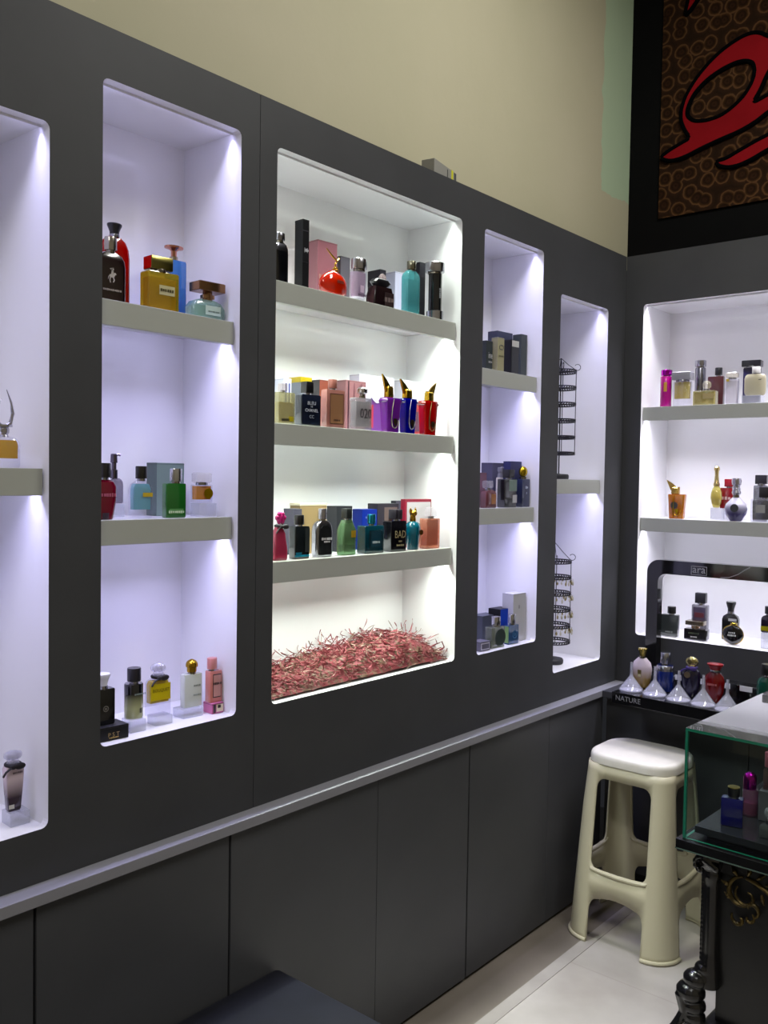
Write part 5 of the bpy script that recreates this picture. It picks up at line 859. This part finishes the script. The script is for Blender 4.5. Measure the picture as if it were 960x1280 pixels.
# ------------------------------------------------------------ black arch and tester stand
def arch():
    root = empty('display_arch', (.133, -.045, .742), 0, 'glossy black rounded arch sign standing in front of the back wall niche', 'display stand')
    Wd, Ht, T = 1.0, .478, .052
    def path(x0, x1, z1, r, n=8):
        return [(x0, 0)]+[(x0+r-r*math.cos(PI/2*i/(n-1)), z1-r+r*math.sin(PI/2*i/(n-1))) for i in range(n)]+[(x1-r+r*math.sin(PI/2*i/(n-1)), z1-r+r*math.cos(PI/2*i/(n-1))) for i in range(n)]+[(x1, 0)]
    out = path(0, Wd, Ht, .045); inn = path(.042, Wd-.042, Ht-.05, .03)
    bm = bmesh.new(); poly_prism(bm, [out+inn[::-1]], lambda u, v, t: Vector((u, t, v)), .042); finish('frame', bm, M_blackgloss, root, smooth=False)
    bm = bmesh.new()
    for a, b, c, dd in ((.165, .222, .433, .435), (.165, .222, .463, .465), (.165, .167, .433, .465), (.22, .222, .433, .465)): plate(bm, a, b, c, dd, -.0002, .0008)
    finish('sign_outline', bm, plain('8c8c92', .4), root, smooth=False)
    lettering('ara', .1935, .4495, .018, '9c9ca2', -.0005, root)
    bm = bmesh.new(); tube(bm, [(.27, -.0004, .431), (.3, -.0004, .434), (.33, -.0004, .447), (.35, -.0004, .462), (.37, -.0004, .474)], .0012, 6); finish('sign_swoosh', bm, plain('8c8c92', .4), root)
arch()
def stand():
    root = empty('tester_stand', (.149, -.343, .742), math.radians(-3.5), 'long two-step black acrylic tester stand lettered NATURE on the back ledge', 'display stand')
    bm = bmesh.new(); box(bm, 0, .9, 0, .226, 0.0005, .0385, 0, .0012); finish('lower_step', bm, M_blackgloss, root, smooth=False)
    bm = bmesh.new(); box(bm, 0.0, .9, .227, .28, .0005, .085, 0, .0012); finish('upper_step', bm, M_blackgloss, root, smooth=False)
    lettering('NATURE', .062, .021, .017, '77777c', -.0004, root, .1)
    for x in (.04, .12, .2, .275, .35):
        bm = bmesh.new(); box(bm, x, x+.042, .2256, .2268, .066, .0835); finish('price_card', bm, plain('d6d6de', .5), root, smooth=False)
stand()
FL = ['white plastic funnel upside down, leftmost on the tester stand in front of the pearl bottle', 'white plastic funnel upside down between the pearl bottle and the blue bottle',
      'white plastic funnel upside down between the blue bottle and the dark purple bottle', 'white plastic funnel upside down between the dark purple bottle and the red bottle',
      'white plastic funnel upside down, rightmost, just right of the red bottle']
def funnel():
    root = empty('funnel', (0, 0, 0), 0, 'funnel', 'funnel', 'white funnels on the tester stand')
    m = glassy('d9d9e2', .26, 'f0f0f6')
    bm = bmesh.new(); lathe(bm, [(.0405, .0), (.0405, .006), (.039, .0075), (.0065, .05), (.0055, .054), (.0045, .054), (.0055, .049), (.0375, .0065), (.0385, .0)]); finish('cone', bm, m, root)
    bm = bmesh.new(); lathe(bm, [(.0055, .0535), (.0046, .098), (.0038, .098), (.0046, .0535)]); finish('spout', bm, m, root)
    bm = bmesh.new(); lathe(bm, [(.036, .0008), (.036, .0024), (.002, .0026), (.002, .003)]); finish('paper_filter', bm, plain('dcdce4', .7), root)
    return root
f0 = funnel()
for i, (x, y) in enumerate(FUN):
    o = f0 if i == 0 else f0.copy()
    if i:
        COL.objects.link(o)
        for ch in list(f0.children):
            c = ch.copy(); COL.objects.link(c); c.parent = o
    o.location = (x, y, .7812); o['label'] = FL[i]

# ------------------------------------------------------------ plastic stool
def stool():
    root = empty('plastic_stool', (.28, -.378, .0), 0, 'tall cream plastic stool with open sides in the corner below the tester stand', 'stool')
    cream = plain('c0b99e', .38)
    H = .575; bx, by, tx, ty, R0, R1 = .185, .188, .147, .126, .085, .05     # half sizes at foot and at top
    zs = sorted(set([i*H/24 for i in range(25)]))
    def half(z):
        f = z/H; f = 1-(1-f)**1.0
        return bx+(tx-bx)*f, by+(ty-by)*f
    def cr_(z): return R0+(R1-R0)*min(1, z/(H*.75))
    bm = bmesh.new()
    for side in range(4):
        along_x = side in (0, 2)
        def to3(s, z, side=side):
            hx, hy = half(z); rr = cr_(z)
            if side == 0: return Vector((s*(hx-rr), -hy, z))
            if side == 1: return Vector((hx, s*(hy-rr), z))
            if side == 2: return Vector((-s*(hx-rr), hy, z))
            return Vector((-hx, -s*(hy-rr), z))
        # side panel in (s, z) with a window and an arch
        def rr_(a0, a1, z0, z1, rs, rz, n=6):
            out = []
            for cx, cz, t0 in ((a1-rs, z1-rz, 0), (a0+rs, z1-rz, PI/2), (a0+rs, z0+rz, PI), (a1-rs, z0+rz, 1.5*PI)):
                out += [(cx+rs*math.cos(t0+PI/2*i/(n-1)), cz+rz*math.sin(t0+PI/2*i/(n-1))) for i in range(n)]
            return out
        A = .84
        left = [(-1, z) for z in zs]; right = [(1, z) for z in zs][::-1]
        top = [(-1+2*i/8, H) for i in range(1, 8)]
        n = 7
        archp = [(.92, 0.0)]+[(.92-.26+.26*math.cos(t), .10+.045*math.sin(t)) for t in [PI/2*i/(n-1) for i in range(n)]]
        archp += [(s, .145+.012*(1-(s/.66)**2)) for s in (.45, .22, 0, -.22, -.45)]
        archp += [(-.92+.26-.26*math.sin(t), .10+.045*math.cos(t)) for t in [PI/2*i/(n-1) for i in range(n)]]+[(-.92, 0.0)]
        outer = left+top+right+archp
        win = rr_(-.92, .92, .236, .53, .26, .03)
        poly_cb = lambda u, v, t: to3(u, v)
        edges = []; n0 = len(bm.verts)
        for lp in (outer, win):
            vs = [bm.verts.new(to3(u, v)) for u, v in lp]
            for i in range(len(vs)): edges.append(bm.edges.new((vs[i], vs[(i+1) % len(vs)])))
        bmesh.ops.triangle_fill(bm, use_beauty=True, use_dissolve=False, edges=edges)
    for c, (sx, sy) in enumerate(((1, -1), (1, 1), (-1, 1), (-1, -1))):
        a0 = {(1, -1): -PI/2, (1, 1): 0, (-1, 1): PI/2, (-1, -1): PI}[(sx, sy)]
        n = 9; rows = []
        for z in zs:
            hx, hy = half(z); rr = cr_(z)
            rows.append([bm.verts.new((sx*(hx-rr)+rr*math.cos(a0+PI/2*i/(n-1)), sy*(hy-rr)+rr*math.sin(a0+PI/2*i/(n-1)), z)) for i in range(n)])
        for a, b in zip(rows, rows[1:]):
            for i in range(n-1): bm.faces.new((a[i], a[i+1], b[i+1], b[i]))
    bmesh.ops.remove_doubles(bm, verts=bm.verts[:], dist=.0004)
    bmesh.ops.recalc_face_normals(bm, faces=bm.faces[:])
    o = finish('frame', bm, cream, root, 40)
    md = o.modifiers.new('wall', 'SOLIDIFY'); md.thickness = .006; md.offset = -1
    # rolled foot rims and the lip over the stretcher and window
    for k, (sx, sy) in enumerate(((1, -1), (1, 1), (-1, 1), (-1, -1))):
        a0 = {(1, -1): -PI/2, (1, 1): 0, (-1, 1): PI/2, (-1, -1): PI}[(sx, sy)]
        bm = bmesh.new(); hx, hy = half(.006); rr = cr_(.006)
        cx, cy = sx*(hx-rr), sy*(hy-rr); d1 = (math.cos(a0), math.sin(a0)); d2 = (math.cos(a0+PI/2), math.sin(a0+PI/2))
        # tangents beyond the arc ends run along the sides
        pts = [(cx+rr*d1[0]-d2[0]*.006, cy+rr*d1[1]-d2[1]*.006, .007)]+[(cx+rr*math.cos(a0+PI/2*i/8), cy+rr*math.sin(a0+PI/2*i/8), .007) for i in range(9)]+[(cx+rr*d2[0]-d1[0]*.006, cy+rr*d2[1]-d1[1]*.006, .007)]
        tube(bm, pts, .0066, 10); finish('foot_rim', bm, cream, root)
    for side in range(4):
        bm = bmesh.new(); z = .232; hx, hy = half(z); rr = cr_(z)
        m_ = .012
        L = (hx-rr*.75, -hy) if side in (0, 2) else (hy-rr*.75, -hx)
        def tr(p, side=side): return Matrix.Rotation(side*PI/2, 3, 'Z') @ Vector(p)
        l, q = L
        l = (hx if side in (0, 2) else hy)-rr
        pts = [(-l, q+.008, z+.012), (-l*.9, q+.003, z+.003), (-l*.5, q+.002, z-.001), (0, q+.001, z-.002), (l*.5, q+.002, z-.001), (l*.9, q+.003, z+.003), (l, q+.008, z+.012)]
        tube(bm, [tr(p) for p in pts], [.004, .007, .008, .008, .008, .007, .004], 10); finish('stretcher_lip', bm, cream, root)
    # apron and seat
    bm = bmesh.new()
    loft(bm, .302, .262, H-.006, .04, [(0, .965, .955), (.12, .985, .98), (.16, 1.0, 1.0), (.6, 1.0, 1.0), (.8, .985, .982), (.93, .955, .95), (1, .9, .885)], .62)
    finish('seat', bm, noisy('cream_lit_seat', 'd0cbc0', 'd6d2c8', 30, .42, .03), root, 50)  # same plastic as the frame, paler: niche light put into the seat colour
    lettering('~nosapf', -.035, .553, .0085, '2a2a2a', 0, root, .06, M=Matrix.Translation((0, -.1275, 0)))
stool()

# ------------------------------------------------------------ dark bench against the base cabinets
root = empty('bench', (.385, -2.30, 0), RZ, 'low dark navy padded bench against the base cabinets at the bottom edge', 'bench')
bm = bmesh.new(); box(bm, -.49, .505, -.32, .351, .30, .362, 0, .010); finish('seat_pad', bm, noisy('navy_leatherette', '15161e', '1b1c26', 14, .42, .05), root)
bm = bmesh.new(); box(bm, -.47, .485, -.3, .335, .06, .2995); finish('body', bm, plain('101116', .5), root, smooth=False)
for sx in (-1, 1):
    for sy in (-1, 1):
        bm = bmesh.new(); loft(bm, .05, .05, .001, .06, [(0, .8, .8), (1, 1, 1)], .3, sx*.43, -.01+sy*.25); finish('foot', bm, M_black, root)

# ------------------------------------------------------------ glass showcase on a carved black base
def showcase():
    root = empty('glass_showcase', (.7036, -1.083, .0957), math.radians(-2), 'glass showcase with green edges on an ornate black carved base', 'showcase')
    root.scale = (.9362, .9362, .9362)
    Wd, Dp = 1.05, .62
    m, n, l, b = newmat('clear_pane')
    t = n.new('ShaderNodeBsdfTransparent'); t.inputs[0].default_value = (.9, .95, .93, 1)
    g = n.new('ShaderNodeBsdfGlossy'); g.inputs['Roughness'].default_value = .02
    fr = n.new('ShaderNodeFresnel'); fr.inputs[0].default_value = 1.55; mx = n.new('ShaderNodeMixShader')
    outer_only(n, l, fr.outputs[0], mx.inputs[0]); l.new(t.outputs[0], mx.inputs[1]); l.new(g.outputs[0], mx.inputs[2]); l.new(mx.outputs[0], n['Material Output'].inputs[0])
    mtop = m.copy(); mtop.name = 'brightened_top_pane'
    mn, ml = mtop.node_tree.nodes, mtop.node_tree.links
    mm = mn['Mix Shader']
    for k in list(mm.inputs[0].links): ml.remove(k)
    lw = mn.new('ShaderNodeLayerWeight'); lw.inputs[0].default_value = .5; pw = mn.new('ShaderNodeMath'); pw.operation = 'MULTIPLY_ADD'; pw.inputs[1].default_value = 1.15; pw.inputs[2].default_value = .02; pw.use_clamp = True
    ml.new(lw.outputs['Facing'], pw.inputs[0]); ml.new(pw.outputs[0], mm.inputs[0]); mn['Glossy BSDF'].inputs[0].default_value = (.95, .95, .95, 1)     # invented coating: reflection raised beyond plain glass to brighten the top
    dust = mn.new('ShaderNodeBsdfDiffuse'); dust.inputs[0].default_value = lin('b4b4b6')
    dm = mn.new('ShaderNodeMixShader'); dm.inputs[0].default_value = .13
    ml.new(mm.outputs[0], dm.inputs[1]); ml.new(dust.outputs[0], dm.inputs[2]); ml.new(dm.outputs[0], mn['Material Output'].inputs[0])
    edge = plain('1f7a60', .2, 0, .5)
    def pane(name, x0, x1, y0, y1, z0, z1, ax):
        bm = bmesh.new(); box(bm, x0, x1, y0, y1, z0, z1); bm.normal_update()
        for f in bm.faces: f.material_index = 0 if abs(f.normal['xyz'.index(ax)]) > .9 else 1
        finish(name, bm, [mtop if name == 'top_pane' else m, edge], root, smooth=False)
    zt, zb = .868, .5805; t_ = .007
    pane('top_pane', 0, Wd, 0, Dp, zt-t_, zt, 'z')
    pane('front_pane', t_, Wd-t_, .0, t_, zb, zt-t_-.0003, 'y')
    pane('side_pane', 0, t_-.0002, 0.0, Dp, zb, zt-t_-.0003, 'x')
    pane('side_pane', Wd-t_+.0002, Wd, 0.0, Dp, zb, zt-t_-.0003, 'x')
    bm = bmesh.new(); box(bm, t_, Wd-t_, Dp-.012, Dp, zb, zt-t_-.0003); finish('back_panel', bm, plain('0e0f12', .25), root, smooth=False)
    bm = bmesh.new(); box(bm, -.012, Wd+.012, -.016, Dp+.01, .552, .58, 0, .002); finish('base_slab', bm, plain('101113', .25), root, smooth=False)
    bm = bmesh.new(); box(bm, -.0125, Wd+.0125, -.0165, -.0158, .5535, .5565); finish('slab_trim', bm, plain('5a7068', .25), root, smooth=False)
    bm = bmesh.new(); box(bm, .022, Wd-.02, .022, Dp-.03, .594, .612, 0, .001); box(bm, .045, Wd-.045, .05, Dp-.05, .5805, .594); finish('display_platform', bm, plain('2a2a2e', .25), root, smooth=False)
    blk = noisy('black_lacquer', '0b0b0d', '131315', 20, .35, .05)
    bm = bmesh.new(); box(bm, .075, Wd-.075, .06, Dp-.05, .1, .5515); box(bm, .06, Wd-.06, .045, Dp-.04, .5, .5515); finish('cabinet_body', bm, blk, root, smooth=False)
    bm = bmesh.new(); box(bm, .05, Wd-.05, .03, Dp-.03, -.09, .1, 0, .008); finish('plinth', bm, blk, root, smooth=False)
    car = plain('111114', .22, 0, .4)
    for cx, cy in ((.06, .05), (Wd-.06, .05)):
        bm = bmesh.new()
        sgn = -1 if cx < .5 else 1
        lathe(bm, [(.03, .19), (.026, .23), (.021, .28), (.021, .46), (.026, .485), (.024, .5), (.03, .515), (.034, .551)], cx, cy, 20)
        # beaded edge down the shaft
        for i in range(20): ball(bm, (cx+sgn*.019, cy-.01, .262+i*.0115), .0045, .0075, .0075, 0, 8)
        # capital scrolls
        for k in range(10):
            a = -1.2+k*.62; r = .022-.0017*k
            ball(bm, (cx+sgn*(.02+r*math.cos(a)), cy-.012, .515+r*math.sin(a)), .0085-.0004*k, .016, .0085-.0004*k, 0, 10)
        for k in range(5): ball(bm, (cx+sgn*(.01-.008*k), cy-.028, .53-.004*k), .009, .008, .012, 0, 10)
        # claw foot swelling outwards
        fp = [(.012, .235, .022), (.03, .205, .03), (.042, .17, .034), (.036, .135, .03), (.034, .105, .028), (.048, .07, .034), (.062, .035, .032), (.058, -.01, .034), (.052, -.055, .036), (.058, -.082, .022)]
        for (ox, z, r) in fp:
            ball(bm, (cx+sgn*ox*.9, cy-ox*.55, z), r*1.15, r*1.1, r*.86, 0, 14)
        for j in range(4):
            ph = (-.9+.6*j); ux = sgn*math.cos(ph)*.8; uy = -abs(math.sin(ph))*.3-.5*math.cos(ph+.6)
            pts = [(cx+sgn*.02+ux*.02, cy-.02+uy*.015, .2), (cx+sgn*.036+ux*.034, cy-.026+uy*.03, .16), (cx+sgn*.03+ux*.03, cy-.024+uy*.03, .12), (cx+sgn*.05+ux*.036, cy-.03+uy*.034, .06), (cx+sgn*.06+ux*.05, cy-.034+uy*.05, .016), (cx+sgn*.05+ux*.04, cy-.03+uy*.04, -.04), (cx+sgn*.06+ux*.05, cy-.034+uy*.05, -.09)]
            tube(bm, pts, [.006, .011, .008, .012, .009, .011, .012], 10)
        leg = finish('carved_leg', bm, car, root)
        md = leg.modifiers.new('merge', 'REMESH'); md.mode = 'VOXEL'; md.voxel_size = .003; md.use_smooth_shade = True
        sm = leg.modifiers.new('soften', 'SMOOTH'); sm.factor = .5; sm.iterations = 3
    bm = bmesh.new(); bm.free()
    for cx in (.06, Wd-.06):
        bm = bmesh.new(); lathe(bm, [(.03, -.102), (.036, -.08), (.03, -.03), (.024, .05), (.02, .3), (.03, .551)], cx, Dp-.05, 16); finish('rear_leg', bm, car, root)
    gold = noisy('aged_gilt', '2e2816', '6a5a32', 40, .4, .1); gold.node_tree.nodes['Principled BSDF'].inputs['Metallic'].default_value = .8
    def spiral(cx, cz, r0, r1, a0, a1, n=22): return [(cx+(r0+(r1-r0)*i/(n-1))*math.cos(a0+(a1-a0)*i/(n-1)), .043, cz+(r0+(r1-r0)*i/(n-1))*math.sin(a0+(a1-a0)*i/(n-1))) for i in range(n)]
    for mir in (0, 1):
        bm = bmesh.new()
        X = (lambda x: x) if not mir else (lambda x: Wd-x)
        for pts, r in ((spiral(.145, .462, .044, .026, 1.6, 5.6), .0055), (spiral(.152, .458, .03, .012, 2.4, 7.6), .0042), (spiral(.165, .43, .022, .006, 5.2, 9.6), .0048), (spiral(.135, .395, .02, .005, 2.6, 7.2), .005),
                       (spiral(.16, .405, .015, .004, 1.0, -3.5), .004)):
            k = len(pts); tube(bm, [(X(a), b, c) for a, b, c in pts], [r*(.45+.75*math.sin(PI*(i+.5)/k)) for i in range(k)], 8)
        tube(bm, [(X(x), .043, z) for x, z in ((.15, .505), (.175, .5), (.2, .488), (.225, .47), (.25, .455), (.28, .448))], [.004, .006, .006, .006, .005, .003], 8)
        for i, (x, z, a) in enumerate(((.155, .512, 1.2), (.178, .51, .7), (.2, .5, .4), (.215, .46, -.9), (.235, .475, .6), (.24, .44, -.8), (.19, .475, -1.3), (.118, .44, 2.6), (.112, .475, 2.9), (.128, .505, 2.2))):
            dx, dz = math.cos(a), math.sin(a)
            tube(bm, [(X(x), .043, z), (X(x+dx*.012), .04, z+dz*.012), (X(x+dx*.026), .043, z+dz*.026)], [.003, .0058, .0012], 8)
        finish('gilt_ornament', bm, gold, root)
showcase()
